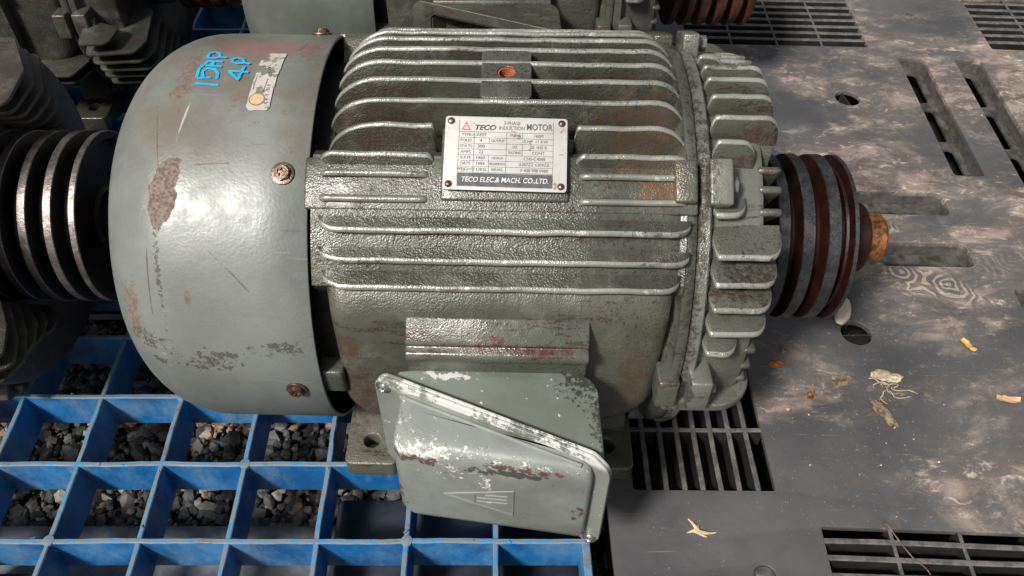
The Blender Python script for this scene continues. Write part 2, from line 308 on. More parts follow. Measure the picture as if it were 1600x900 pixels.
M['ink'] = plain('sky_blue_marker', (.012,.40,.72), .45, 0, .12, 90)
M['black_ink'] = plain('plate_ink', (.11,.11,.115), .5, 0, .3, 200, .02)
M['dark_ink'] = plain('plate_band_ink', (.085,.09,.10), .5, 0, .3, 120, .02)
M['white_ink'] = plain('plate_white_print', (.62,.61,.58), .5, 0, .1, 200, .02)
M['red_ink'] = plain('plate_red_print', (.60,.05,.045), .5, 0, .2, 200, .02)
def plate_mat(name, base, brown, amt):
    t = NT(name)
    c = t.mix(t.ss(t.noise(45, 5, .7), .4, .7), base, tuple(v*.86 for v in base))
    c = t.mix(t.ma('MULTIPLY', t.ss(t.noise(85, 6, .8, vec=t.mp((1,1,1), loc=(2,1,0))), .64-amt*.1, .70-amt*.1), .8), c, brown)
    return t.done(c, .36, .25, t.bump(t.noise(120, 3, .6), .25, .6), .5)
M['plate'] = plate_mat('nameplate_aluminium', (.60,.595,.565), (.30,.17,.10), .5)
M['sticker'] = plate_mat('torn_white_sticker', (.62,.58,.54), (.16,.13,.11), 1.2)
M['tan'] = plain('brown_disc', (.50,.34,.19), .6, 0, .2, 90)
STONES = [plain('stone_%s' % n, c, .75, 0, .3, 90, .6, 160) for n, c in (('grey',(.13,.125,.12)),('dark',(.055,.055,.06)),('pale',(.27,.255,.235)),('brown',(.34,.22,.15)),('slate',(.10,.105,.115)))]
M['leafy'] = plain('yellow_leaf', (.50,.27,.06), .6, 0, .3, 120)
M['leafb'] = plain('dry_leaf', (.50,.31,.17), .6, 0, .2, 90)
M['clod'] = plain('brown_clod', (.17,.12,.08), .85, 0, .6, 130, 2, 150)
M['fibre'] = plain('pale_fibre', (.40,.32,.23), .8, 0, .4, 130, 1, 200)
M['straw'] = plain('straw', (.62,.45,.27), .7, 0, .3, 100)
M['stonew'] = plain('cream_shell', (.62,.56,.43), .5, 0, .1, 50)

# ------------------------------------------------------------------ mesh helpers (mm)
def link(name, me, parent=None, **kw):
    o = bpy.data.objects.new(name, me); COL.objects.link(o)
    if parent: o.parent = parent
    for k, v in kw.items(): o[k] = v
    return o
def mesh(name, vs, fs, mats, parent=None, mi=None, smooth=True, angle=40, raw=False, **kw):
    me = bpy.data.meshes.new(name)
    me.from_pydata([(a*S, b*S, c*S) for a, b, c in vs], [], fs)
    for m in (mats if isinstance(mats, (list, tuple)) else [mats]): me.materials.append(m)
    bm = bmesh.new(); bm.from_mesh(me)
    if mi:
        bm.faces.ensure_lookup_table()
        for i, f in enumerate(bm.faces): f.material_index = mi[i]
    bmesh.ops.recalc_face_normals(bm, faces=bm.faces)
    finish(bm, smooth, angle); bm.to_mesh(me); bm.free()
    return link(name, me, parent, **kw)
def finish(bm, smooth, angle):
    for f in bm.faces: f.smooth = smooth
    if smooth:
        for e in bm.edges:
            if len(e.link_faces) == 2 and e.calc_face_angle(0) > R(angle): e.smooth = False
def bobj(name, bm, mats, parent=None, smooth=True, angle=40, **kw):
    bmesh.ops.recalc_face_normals(bm, faces=bm.faces); finish(bm, smooth, angle)
    me = bpy.data.meshes.new(name); 
    for v in bm.verts: v.co *= S
    bm.to_mesh(me); bm.free()
    for m in (mats if isinstance(mats, (list, tuple)) else [mats]): me.materials.append(m)
    return link(name, me, parent, **kw)
def merge(bm, vs, fs, mi=0, bevel=0, seg=3, sharp=30):
    b = bmesh.new(); V = [b.verts.new(v) for v in vs]
    for f in fs:
        fc = b.faces.new([V[i] for i in f]); fc.material_index = mi
    bmesh.ops.recalc_face_normals(b, faces=b.faces)
    if bevel:
        es = [e for e in b.edges if len(e.link_faces) == 2 and e.calc_face_angle(0) > R(sharp)]
        bmesh.ops.bevel(b, geom=es, offset=bevel, segments=seg, profile=.5, affect='EDGES', clamp_overlap=True)
        for f in b.faces: f.material_index = mi
    me = bpy.data.meshes.new('tmp'); b.to_mesh(me); b.free(); bm.from_mesh(me); bpy.data.meshes.remove(me)
BOXF = [(0,1,3,2),(4,6,7,5),(0,4,5,1),(2,3,7,6),(0,2,6,4),(1,5,7,3)]
def box(bm, x0, x1, y0, y1, z0, z1, bevel=0, seg=3, mi=0, mat=None):
    vs = [Vector((x, y, z)) for x in (x0, x1) for y in (y0, y1) for z in (z0, z1)]
    if mat: vs = [mat @ v for v in vs]
    merge(bm, vs, BOXF, mi, bevel, seg)
def rpoly(pts, rad, n=6):                    # polygon with rounded corners
    out = []; N = len(pts)
    if not isinstance(rad, (list, tuple)): rad = [rad]*N
    for i, p in enumerate(pts):
        p = Vector(p); a = Vector(pts[i-1])-p; b = Vector(pts[(i+1) % N])-p; r = rad[i]
        if r <= 0: out.append(tuple(p)); continue
        h = a.angle(b)/2; d = min(r/math.tan(h), a.length*.48, b.length*.48); r = d*math.tan(h)
        c = p+(a.normalized()+b.normalized()).normalized()*(r/math.sin(h))
        s, e = p+a.normalized()*d-c, p+b.normalized()*d-c
        a0 = math.atan2(s.y, s.x); a1 = math.atan2(e.y, e.x)
        while a1-a0 > math.pi: a1 -= 2*math.pi
        while a1-a0 < -math.pi: a1 += 2*math.pi
        for k in range(n+1):
            t = a0+(a1-a0)*k/n; out.append((c.x+r*math.cos(t), c.y+r*math.sin(t)))
    return out
def prism(bm, poly, lo, hi, to3, bevel=0, seg=3, mi=0, sharp=30):
    n = len(poly); vs = [to3(p, lo) for p in poly]+[to3(p, hi) for p in poly]
    fs = [tuple(range(n)), tuple(range(n, 2*n))]+[(i, (i+1) % n, n+(i+1) % n, n+i) for i in range(n)]
    merge(bm, vs, fs, mi, bevel, seg, sharp)
def lathe_x(bm, prof, seg=96, y=0, z=160, mis=None, cap=True, rad=None):
    vs, fs, mi = [], [], []
    for (x, r) in prof:
        for k in range(seg):
            a = 2*math.pi*k/seg; rr = rad(x, r, a) if rad else r
            vs.append((x, y-rr*math.cos(a), z+rr*math.sin(a)))
    for i in range(len(prof)-1):
        for k in range(seg):
            k2 = (k+1) % seg; fs.append((i*seg+k, i*seg+k2, (i+1)*seg+k2, (i+1)*seg+k)); mi.append(mis[i] if mis else 0)
    if cap:
        for i in (0, len(prof)-1): fs.append(tuple(i*seg+k for k in range(seg))); mi.append(mis[min(i, len(mis)-1)] if mis else 0)
    b = bmesh.new(); V = [b.verts.new(v) for v in vs]
    for f, m in zip(fs, mi): b.faces.new([V[i] for i in f]).material_index = m
    bmesh.ops.recalc_face_normals(b, faces=b.faces)
    me = bpy.data.meshes.new('tmp'); b.to_mesh(me); b.free(); bm.from_mesh(me); bpy.data.meshes.remove(me)
def circ(cx, cy, r, n=20): return [(cx+r*math.cos(2*math.pi*k/n), cy+r*math.sin(2*math.pi*k/n)) for k in range(n)]
def plate(name, outer, holes, thick, mats, parent, bevel=0, matrix=None, **kw):   # flat sheet with real holes, top face at local z=0
    cu = bpy.data.curves.new(name, 'CURVE'); cu.dimensions = '2D'; cu.fill_mode = 'BOTH'
    cu.extrude = (thick/2-bevel)*S; cu.bevel_depth = bevel*S; cu.bevel_resolution = 2; cu.offset = -bevel*S
    for loop in [outer]+holes:
        sp = cu.splines.new('POLY'); sp.points.add(len(loop)-1)
        for p, q in zip(sp.points, loop): p.co = (q[0]*S, q[1]*S, 0, 1)
        sp.use_cyclic_u = True
    tmp = bpy.data.objects.new('tmp', cu); COL.objects.link(tmp)
    dg = bpy.context.evaluated_depsgraph_get(); dg.update()
    me = bpy.data.meshes.new_from_object(tmp.evaluated_get(dg)); bpy.data.objects.remove(tmp); bpy.data.curves.remove(cu)
    me.transform(Matrix.Translation((0, 0, -thick/2*S)))
    bm = bmesh.new(); bm.from_mesh(me); bmesh.ops.remove_doubles(bm, verts=bm.verts, dist=1e-6)
    finish(bm, True, 30); bm.to_mesh(me); bm.free()
    if matrix: me.transform(matrix)
    me.materials.clear(); me.name = name
    for m in (mats if isinstance(mats, (list, tuple)) else [mats]): me.materials.append(m)
    return link(name, me, parent, **kw)
def text_mesh(s, size, x, y, matrix, align='CENTER', sx=1.0, shear=0, off=0):
    cu = bpy.data.curves.new('t', 'FONT'); cu.body = s; cu.size = size*S; cu.align_x = align; cu.align_y = 'CENTER'; cu.shear = shear; cu.offset = off*S
    tmp = bpy.data.objects.new('tmp', cu); COL.objects.link(tmp)
    dg = bpy.context.evaluated_depsgraph_get(); dg.update()
    me = bpy.data.meshes.new_from_object(tmp.evaluated_get(dg)); bpy.data.objects.remove(tmp); bpy.data.curves.remove(cu)
    me.transform(matrix @ Matrix.Translation((x*S, y*S, 0)) @ Matrix.Diagonal((sx, 1, 1, 1)))
    return me
def join_text(name, items, mat, parent):
    bm = bmesh.new()
    for me in items: bm.from_mesh(me); bpy.data.meshes.remove(me)
    me = bpy.data.meshes.new(name); bm.to_mesh(me); bm.free(); me.materials.append(mat)
    return link(name, me, parent)
def nz(x, y, z=0, f=1.0): return noise.noise(Vector((x*f, y*f, z*f)))

# a cast fin: runs along x, stands out in direction d from base distance b0, tip height along x rounded at both ends
def fin(name, x0, x1, base, d, lat, height, lx, rx, wb, wt, mats, parent, n=34, lp=2.0, rp=2.0, seed=0, droop=None):
    vs, fs, mi = [], [], []
    xs = []
    for i in range(n+1):
        t = i/n; t = .5-.5*math.cos(math.pi*t) if True else t
        xs.append(x0+(x1-x0)*t)
    d, lat = Vector(d), Vector(lat); base = Vector(base)
    prof = [(-1, 0, 1, 0), (-1, 1, 0, -1.0), (-.72, 1, 0, -.34), (0, 1, 0, 0), (.72, 1, 0, -.34), (1, 1, 0, -1.0), (1, 0, 1, 0)]
    for x in xs:
        f = 1.0
        if x < x0+lx: u = 1-(x-x0)/lx; f = max(0, 1-u**lp)**(1/lp)
        if x > x1-rx: u = 1-(x1-x)/rx; f = min(f, max(0, 1-u**rp)**(1/rp))
        h = max(height*f, .6)+nz(x*.05, seed*3.1)*.8+nz(x*.3, seed*1.7)*.3
        if droop: h += droop(x)
        h = max(h, .5); w = wb; k = min(1, h/(wt*1.2))
        sway = nz(x*.02, seed*5.3, 2)*.7
        for (s, ish, isb, dz) in prof:
            hh = h*ish+dz*wt*k*ish; ww = wb if isb else wt*(.55+.45*k)
            p = base+d*hh+lat*(s*ww+sway*ish); vs.append((x, p.x, p.y))
    m = len(prof)
    for i in range(len(xs)-1):
        for j in range(m-1):
            fs.append((i*m+j, i*m+j+1, (i+1)*m+j+1, (i+1)*m+j)); mi.append(1 if j in (1, 2, 3, 4) else 0)
    fs.append(tuple(range(m))); fs.append(tuple(range((len(xs)-1)*m, len(xs)*m))); mi += [0, 0]
    return mesh(name, vs, fs, mats, parent, mi, True, 60)
def sector(bm, e0, e1, r0, r1, x0, x1, bevel=1.5, seg=2, n=None, mi=0):   # block between two radii and two elevations (front = 0, top = 90)
    n = n or max(2, int(abs(e1-e0)/3)); poly = []
    for k in range(n+1):
        e = R(e0+(e1-e0)*k/n); poly.append((-r1*math.cos(e), 160+r1*math.sin(e)))
    for k in range(n, -1, -1):
        e = R(e0+(e1-e0)*k/n); poly.append((-r0*math.cos(e), 160+r0*math.sin(e)))
    prism(bm, poly, x0, x1, lambda p, t: (t, p[0], p[1]), bevel, seg, mi, 35)
def P(x, e, r): return Vector((x, -r*math.cos(R(e)), 160+r*math.sin(R(e))))
def frame_at(x, e, r):                       # matrix whose z points radially out of the motor, x along it (metres)
    z = Vector((0, -math.cos(R(e)), math.sin(R(e)))); xx = Vector((1, 0, 0)); y = z.cross(xx)
    m = Matrix((xx, y, z)).transposed().to_4x4(); m.translation = P(x, e, r)*S; return m
def screw(name, mtx, r, mat, parent, cross=True, washer=True):
    bm = bmesh.new()
    up = lambda p, t: (p[0], p[1], t)
    if washer: prism(bm, circ(0, 0, r*1.35, 24), -.5, 1.3, up, .5, 2)
    hexa = circ(0, 0, r, 6)
    prism(bm, hexa, 1.0, r*.55, up, .5, 2)
    # the rim of the head stands round a sunk cross
    w = r*.16; l = r*.52
    o = r*.80
    for (sx, sy) in ((1,1),(1,-1),(-1,1),(-1,-1)):
        q = [(sx*w, sy*w), (sx*l, sy*w), (sx*l*.98, sy*l*.45), (sx*l*.45, sy*l*.98), (sx*w, sy*l)]
        prism(bm, q, r*.5, r*.75, up, .15, 1)
    prism_ring(bm, hexa_in(o, 24), hexa_in(l*1.0, 24), r*.5, r*.75)
    for v in bm.verts: v.co = (mtx @ (v.co*S))/S
    return bobj(name, bm, mat, parent, True, 35)
def hexa_in(r, n): return circ(0, 0, r, n)
def prism_ring(bm, a, b, z0, z1, mi=0):
    n = len(a); vs = [(*p, z0) for p in a]+[(*p, z1) for p in a]+[(*p, z1) for p in b]+[(*p, z0) for p in b]
    fs = []
    for L in range(3): fs += [(L*n+i, L*n+(i+1) % n, (L+1)*n+(i+1) % n, (L+1)*n+i) for i in range(n)]
    merge(bm, vs, fs, mi)

# ------------------------------------------------------------------ pulley and shaft
def pulley_profile(rims, r, depth=14, hub_r=30, hub_x=None):
    prof = [(rims[0][0], hub_r), (rims[0][0], r-.8), (rims[0][0]+.8, r)]; mi = [0, 1]
    for i, (a, b) in enumerate(rims):
        prof.append((b-.6, r)); mi.append(1)
        prof.append((b, r-.7)); mi.append(1)
        if i+1 < len(rims):
            c = rims[i+1][0]; g = (c-b)
            prof += [(b+g*.28, r-depth), (c-g*.28, r-depth), (c, r-.7), (c+.6, r)]; mi += [0, 0, 0, 1]
    prof += [(rims[-1][1], r-7), (rims[-1][1]-7, r-9), (rims[-1][1]-7, hub_r+3), (rims[-1][1]-4, hub_r)]; mi += [0, 0, 0, 0]
    if hub_x: prof += [(hub_x-1.5, hub_r), (hub_x, hub_r-1.5), (hub_x, 8)]; mi += [0, 0, 0]
    return prof, mi
def make_pulley(parent, rims, r, mats, hub_x=None, hub_r=30, dx=0, face_groove=False):
    bm = bmesh.new(); prof, mi = pulley_profile(rims, r, hub_r=hub_r, hub_x=hub_x)
    prof = [(x+dx, q) for x, q in prof]
    lathe_x(bm, prof, 128, mis=mi+[0]*(len(prof)-1-len(mi)), cap=True, rad=lambda x, q, a: q+nz(math.cos(a)*4, math.sin(a)*4, x*.11)*(.35 if q > 60 else .1))
    return bobj('belt_pulley', bm, mats, parent, True, 28)
def make_shaft(parent, x0, x1, mat, r=21):
    bm = bmesh.new(); lathe_x(bm, [(x0, r), (x1-2, r), (x1, r-2), (x1, 4), (x1-4, 3)], 48)
    box(bm, x0, x1-6, -4, 4, 160+r-1, 160+r+3.2, .6, 2)
    return bobj('motor_shaft', bm, mat, parent)

# ------------------------------------------------------------------ the motor
def make_motor(extras):
    root = bpy.data.objects.new('electric_motor', None); COL.objects.link(root); root.empty_display_size = .1
    # ---- frame
    bm = bmesh.new()
    def rad(x, r, a):
        e = math.degrees(a) % 360
        if e > 180: e = 540-e if e > 270 else e
        ee = e if e <= 90 else 180-e
        if r not in (140, 147, 156) or x < -121.5: return r
        t = max(0, min(1, (ee-25)/5))*max(0, min(1, (67-ee)/4))
        return r+(163-r)*t*(1 if r == 140 else .8) if 0 <= e <= 180 else r
    lathe_x(bm, [(-121,100),(-121,140),(-100,140),(0,140),(120,140),(130,147),(134,156),(134,159.5),(140.4,159.5),(141.6,158.5),(141.6,100)], 180, rad=rad)
    for e0, e1, sg in ((48.4, 61.3, 1),):
        sector(bm, e0, e1, 150, 163.5, -126, 141.2, 1.6, 3)
        sector(bm, 180-e0, 180-e1, 150, 163.5, -126, 141.2, 1.6, 3)
    sector(bm, 50.9, 69.5, 150, 166, -33, 54, 2.2, 3)           # boss behind the nameplate
    for e in (56, 0, 116, 176, 236, 304):                      # bolt lugs of the frame
        sector(bm, e-5.0, e+5.0, 148, 171 if e > -10 and e < 60 else 168, 124, 139.5, 2, 3)
    sector(bm, -9, 1, 140, 158, -128, -108, 3, 3)
    fr = bobj('motor_frame', bm, M['cast'], root)
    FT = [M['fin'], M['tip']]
    # upright fins over the top
    k = 0
    for q in (99, 78.5, 58.5, 38, 17.8, -2.6, -23, -43.5, -64, -84.5, -104):
        if q == 99: continue
        h = math.sqrt(168.3**2-q*q); b = math.sqrt(138.0**2-q*q)-4; k += 1
        runs = [(-117, 140.5)]
        if q in (58.5,): runs = [(-117, -37), (57, 140.5)]
        if q in (78.5,): runs = [(-117, -38), (58, 136)]
        for (a, c) in runs:
            L = 36 if a < -100 else 3; Rr = 27 if c > 100 else 3
            if q == 78.5: b2 = 160*math.sin(R(60.5)); L, Rr = (12 if a < -100 else 6), (12 if c > 100 else 6)
            else: b2 = b
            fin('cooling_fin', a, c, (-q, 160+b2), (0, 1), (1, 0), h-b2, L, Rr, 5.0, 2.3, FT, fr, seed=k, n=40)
    # low ribs on the shoulder pad, left and right of the plate
    for j, e in enumerate((57.2, 51.2)):
        dd = (-math.cos(R(e)), math.sin(R(e))); ll = (dd[1], -dd[0])
        for a, c in ((-116, -41), (60, 134)):
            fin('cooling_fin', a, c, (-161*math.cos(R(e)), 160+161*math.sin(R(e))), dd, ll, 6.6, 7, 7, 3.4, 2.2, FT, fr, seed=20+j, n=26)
    # level ribs on the front shoulder
    for j, (h, a, c, b, tip) in enumerate(((116.5, -115, 136, 163.3, 170), (101, -115, 136, 163.3, 170.3), (85.5, -114, 131, 160.5, 170.5))):
        q0 = math.sqrt(b*b-h*h); q1 = math.sqrt(tip*tip-h*h)
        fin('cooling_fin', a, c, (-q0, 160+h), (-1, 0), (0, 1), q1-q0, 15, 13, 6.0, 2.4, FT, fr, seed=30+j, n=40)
    # shallow ribs low on the far side
    for j, h in enumerate((116, 100, 84, 68, 52, 36, 20)):
        q0 = math.sqrt(138**2-h*h); q1 = math.sqrt(168**2-h*h)
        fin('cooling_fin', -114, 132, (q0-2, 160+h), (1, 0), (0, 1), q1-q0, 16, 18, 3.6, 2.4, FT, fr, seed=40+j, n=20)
    # eyebolt pad with its threaded hole
    mt = frame_at(10, 86.3, 167.2)
    pad = plate('eyebolt_pad', rpoly([(-18,-27),(18,-27),(18,27),(-18,27)], 4), [circ(0, 2, 6.4, 28)], 26, M['cast'], fr, .9, mt)
    bm = bmesh.new()
    for i in range(7):
        z = -1.8-i*1.9; up = lambda p, t: (p[0], p[1], t)
        prism_ring(bm, circ(0, 2, 6.5, 24), circ(0, 2, 5.4, 24), z-.5, z+.3)
        prism_ring(bm, circ(0, 2, 6.45, 24), circ(0, 2, 6.0, 24), z-1.5, z-.3)
    prism(bm, circ(0, 2, 6.4, 24), -20, -15.5, lambda p, t: (p[0], p[1], t))
    for v in bm.verts: v.co = (mt @ (v.co*S))/S
    bobj('hole_thread', bm, M['rust'], fr)
    # side boss that carries the terminal box
    def ring(q, it, ib, ix):
        return [(x, -q, 160+h) for x, h in rpoly([(-113+ix, 86-it), (129-ix, 86-it), (129-ix, -70+ib), (-113+ix, -70+ib)], [12, 12, 46, 34], 9)]
    rs = [ring(70, 0, 0, 0), ring(132, 0, 0, 0), ring(139, 2, 1, 1), ring(148.5, 15, 2.6, 3), ring(152.2, 22, 6.5, 7), ring(154.0, 30, 13, 13)]
    vs = [v for r_ in rs for v in r_]; n = len(rs[0]); fs = []
    for i in range(len(rs)-1): fs += [(i*n+k, i*n+(k+1) % n, (i+1)*n+(k+1) % n, (i+1)*n+k) for k in range(n)]
    fs.append(tuple(range((len(rs)-1)*n, len(rs)*n)))
    bo = mesh('terminal_boss', vs, fs, M['boss'], root, None, True, 50)
    bm = bmesh.new()                                             # machined mounting pad
    prism(bm, [(-140,62),(-153,63),(-164,52),(-166,49),(-165,46.5),(-170.5,45),(-172,42),(-171.5,37),(-166,34),(-166,-78),(-140,-80)], -57, 71, lambda p, t: (t, p[0], 160+p[1]), 1.0, 2, 0, 20)
    bobj('mounting_pad', bm, M['pad'], bo)
    # feet
    for sx in (-1, 1):
        x0, x1 = sorted((sx*80, sx*127))
        ft = plate('mounting_foot', rpoly([(x0,-151),(x1,-151),(x1,151),(x0,151)], [7,7,7,7]), [circ(sx*105,-127,7.2,24), circ(sx*105,127,7.2,24)], 20, M['foot'], root, 1.6,
                   Matrix.Translation((0, 0, 20*S)))
        bm = bmesh.new()
        prism(bm, [(-112,18),(-95,60),(-60,90),(60,90),(95,60),(112,18)], sx*85, sx*122, lambda p, t: (t, p[0], p[1]), 3, 2)
        bobj('foot_web', bm, M['foot'], ft)
    # back bracket and fan behind the cowl, painted black for the gap's shadow
    bm = bmesh.new(); lathe_x(bm, [(-150,60),(-150,128),(-140,140),(-121,142),(-112,143),(-112,139),(-122,139),(-122,60)], 72)
    bobj('fan_end_bracket', bm, M['black'], root)
    # ---- fan cowl
    prof = [(-123.6, 160.2), (-123.6, 162.0), (-124.4, 162.6), (-160, 162.4), (-200, 162.2), (-214, 162)]
    for k in range(1, 15):
        a = R(90*k/14); prof.append((-216-70*math.sin(a), 92+70*math.cos(a)))
    prof += [(-286.4, 60), (-284, 56), (-283, 50)]
    inner = [(-281, 52), (-283, 60)]+[(-216-67.5*math.sin(R(90*k/10)), 92+67.8*math.cos(R(90*k/10))) for k in range(10, -1, -1)]+[(-160, 160.3), (-125.6, 160.2)]
    bm = bmesh.new(); lathe_x(bm, prof+inner, 160, cap=False, rad=lambda x, r, a: r+nz(math.cos(a)*1.6, math.sin(a)*1.6, x*.012)*1.3*(1 if x < -130 else .5))
    cw = bobj('fan_cowl', bm, M['cowl'], root, True, 50)
    bm = bmesh.new(); lathe_x(bm, [(-284.5,0.1),(-284.5,58)], 48, cap=False)   # the intake grille plate
    for k in range(12):
        a = R(30*k); box(bm, -288, -286, -2, 2, 162, 216, .4, 1, 0, Matrix.Translation((0,0,160)) @ Matrix.Rotation(a, 4, 'X') @ Matrix.Translation((0,0,-160)))
    bobj('intake_grille', bm, M['black'], cw)
    for x, e in ((-141, 57.0), (-144, -4.3), (-141, 119.6), (-141, 177), (-141, 237), (-141, 297)):
        screw('cowl_screw', frame_at(x, e, 162.6) @ Matrix.Rotation(e*.3, 4, 'Z'), 6.0, M['screw'], cw)
    # ---- drive end shield
    bm = bmesh.new()
    lathe_x(bm, [(142.6,120),(142.6,158.2),(143.6,159.5),(150,159.5),(151.5,158),(153,151),(156,149.5),(186,147.5),(190,145.5),(191,143),(191,112),(186,100),(179,82),(177,66),(181,58),(206,56),(208,54),(208,20)], 160)
    for e in (56, 0, 116, 176, 236, 304):
        vis = -10 < e < 60
        sector(bm, e-5.4, e+5.4, 146, 172 if vis else 169, 147, 163 if vis else 160, 1.8, 3)
    es = bobj('end_shield', bm, M['shield'], root)
    for e in (56, 0, 116, 176, 236, 304):
        bm = bmesh.new(); rr = 160
        c = P(0, e, rr)
        prism(bm, circ(c.y, c.z, 6.2, 6), 158, 168, lambda p, t: (t, p[0], p[1]), .6, 2)
        bobj('shield_bolt', bm, M['shield'], es)
    FS = [M['shieldfin'], M['tip']]
    for j, q in enumerate((66, 47.5, 27.5, 7.5, -10, -28, -46, -64, -82)):
        rt = 167-max(0, 47-q)*.07 if q > -30 else 152; h = math.sqrt(rt**2-q*q); b = math.sqrt(148**2-q*q)-3
        x1 = (201 if q != -28 else 174) if q < 66 else 183
        fin('cooling_fin', 152.5, x1, (-q, 160+b), (0, 1), (1, 0), h-b, 3, 14, 3.0, 2.2, FS, es, seed=60+j, n=22, rp=2.6)
        if q < 66:
            bm = bmesh.new(); box(bm, 186, x1-.5, -q-2.4, -q+2.4, 160+math.sqrt(max(0,105**2-q*q)), 160+b+6, 2, 2); bobj('face_fin', bm, M['shield'], es)
    for j, h in enumerate((119, 104.5, 89, 73, 56, 39.5)):
        tip = 168.5; q1 = math.sqrt(tip**2-h*h); b = math.sqrt(147**2-h*h)-2
        x1 = {0: 176, 5: 178}.get(j, 202-1.6*j)
        if j == 0: b = math.sqrt(149**2-h*h); q1 = math.sqrt(160**2-h*h)
        fin('cooling_fin', 152.5, x1, (-b, 160+h), (-1, 0), (0, 1), q1-b, 2, 13 if j else 12, 3.2, 2.5, FS, es, seed=80+j, n=22, rp=2.4)
        fin('cooling_fin', 152.5, x1, (b, 160+h), (1, 0), (0, 1), q1-b, 5, 15, 3.0, 2.2, FS, es, seed=90+j, n=14, rp=2.4)
    for j, e in enumerate((62, 56.5, 50.3, 42, 33, 24, 15, 8.5, 2, -4.5, -12, -20)):
        bm = bmesh.new(); box(bm, 186, 203 if e > 30 else 200-.5*j, -2.8, 2.8, 98, 148.5 if e > 30 else 147, 2.6, 3)
        mr = Matrix.Translation((0, 0, 160)) @ Matrix.Rotation(R(90-e), 4, 'X')
        for v in bm.verts: v.co = mr @ v.co
        bobj('face_fin', bm, M['shieldfin'], es)
    # low ledge with a rounded corner below the front lug
    bm = bmesh.new()
    prism(bm, rpoly([(132,-163),(202,-163),(202,-90),(132,-90)], [3, 30, 3, 3], 8), 130, 138, lambda p, t: (p[0], p[1], t), 1.6, 3)
    prism(bm, rpoly([(139,-163.5),(173,-163.5),(173,-120),(139,-120)], [3, 13, 3, 3], 6), 137, 144, lambda p, t: (p[0], p[1], t), 1.5, 2)
    box(bm, 155, 190, -138, -90, 134, 168, 8, 3)
    bobj('shield_ledge', bm, M['shield'], es)
    # ---- nameplate
    NP = frame_at(10.5, 61.9, 168.1) @ Matrix.Rotation(R(-.8), 4, 'Z')
    w, h = 41.5, 26.6
    pl = plate('nameplate', rpoly([(-w,-h),(w,-h),(w,h),(-w,h)], 2.2, 4), [], 1.2, M['plate'], root, .25, NP @ Matrix.Translation((0,0,1.6*S)))
    up = NP @ Matrix.Translation((0, 0, 1.75*S))
    for (x, y) in ((-37.6, 22.8), (37.6, 22.8), (-37.6, -22.8), (37.6, -22.8)):
        bm = bmesh.new(); rr = [(0, 2.5), (.5, 2.45), (1.2, 1.9), (1.6, 1.0), (1.7, 0.1)]
        for i in range(len(rr)-1): prism_ring(bm, circ(x, y, rr[i][1], 14), circ(x, y, rr[i+1][1], 14), rr[i][0], rr[i+1][0]) if False else None
        V = []; F = []
        for i, (z, r_) in enumerate(rr): V += [(*p, z) for p in circ(x, y, r_, 14)]
        for i in range(len(rr)-1): F += [(i*14+k, i*14+(k+1) % 14, (i+1)*14+(k+1) % 14, (i+1)*14+k) for k in range(14)]
        merge(bm, V, F)
        for v in bm.verts: v.co = (up @ (v.co*S))/S
        bobj('rivet', bm, M['screw'], pl)
    X = lambda u: (u-.5)*2*w; Yv = lambda v: (.5-v)*2*h          # plate coordinates 0..1 from top left
    tb = up @ Matrix.Translation((0, 0, .12*S)); tb2 = up @ Matrix.Translation((0, 0, .22*S))
    T = lambda s, u, v, size, **k: text_mesh(s, size, X(u), Yv(v), tb, **k)
    L0, L1 = .115, .885
    items = [T('3-PHASE', .545, .085, 3.6, sx=.85), T('INDUCTION', .545, .155, 3.7, sx=.85), T('MOTOR', .77, .135, 6.4, sx=.76, off=.12),
             T('TECO', .325, .155, 5.0, sx=1.1, shear=.25, off=.16)]
    rows = [('TYPE', 'AEEF', None, 'FRAME', '160M'), ('POLES', '4', 'OUTPUT', None, '15 HP  11 KW'), ('VOLTS', '380', None, 'HZ', '50  INS B'),
            ('AMPS', '22', None, 'RATING', 'CONT'), ('R.P.M', '1460', 'DESIGN', None, 'CNS-C4088'), ('DATE', '1984', 'BEARINGS', None, '6307ZZ 6309ZZ'), ('WEIGHT', '112KG', 'SER.NO.', None, 'F 408 998 0988')]
    ry0, ry1 = .215, .765; rh = (ry1-ry0)/7
    for i, (a, b, c, d, e) in enumerate(rows):
        v = ry0+rh*(i+.5)
        items.append(T(a, L0+.06, v, 2.9)); items.append(T(b, .30 if not c else .295, v, 3.2))
        if c: items.append(T(c, .435, v, 2.7, sx=.85))
        if d: items.append(T(d, .575, v, 2.7, sx=.9))
        items.append(T(e, .735 if (c and not d) else .765, v, 3.1, sx=.95))
    items.append(text_mesh('INSTRUCTION', 1.7, X(.955), Yv(.5), tb @ Matrix.Translation((0,0,0)), sx=1) if False else T('NO.', .955, .5, 1.6))
    join_text('plate_lettering', items, M['black_ink'], pl)
    bm = bmesh.new()
    def line(u0, v0, u1, v1, t=.24):
        x0, x1 = sorted((X(u0), X(u1))); y0, y1 = sorted((Yv(v0), Yv(v1)))
        if x1-x0 < y1-y0: x0, x1 = x0-t/2, x0+t/2
        else: y0, y1 = y0-t/2, y0+t/2
        b = [bm.verts.new((x0,y0,0)), bm.verts.new((x1,y0,0)), bm.verts.new((x1,y1,0)), bm.verts.new((x0,y1,0))]; bm.faces.new(b)
    for i in range(8): line(L0, ry0+rh*i, L1, ry0+rh*i)
    line(L0, .05, L0, ry1); line(L1, .05, L1, ry1); line(.24, ry0, .24, ry1)
    line(.365, ry0+rh, .365, ry0+2*rh); line(.365, ry0+4*rh, .365, ry1); line(.505, ry0, .505, ry1)
    line(.635, ry0, .635, ry0+rh); line(.635, ry0+2*rh, .635, ry0+4*rh)
    for v in bm.verts: v.co = ((up @ Matrix.Translation((0,0,.08*S))) @ (v.co*S))/S
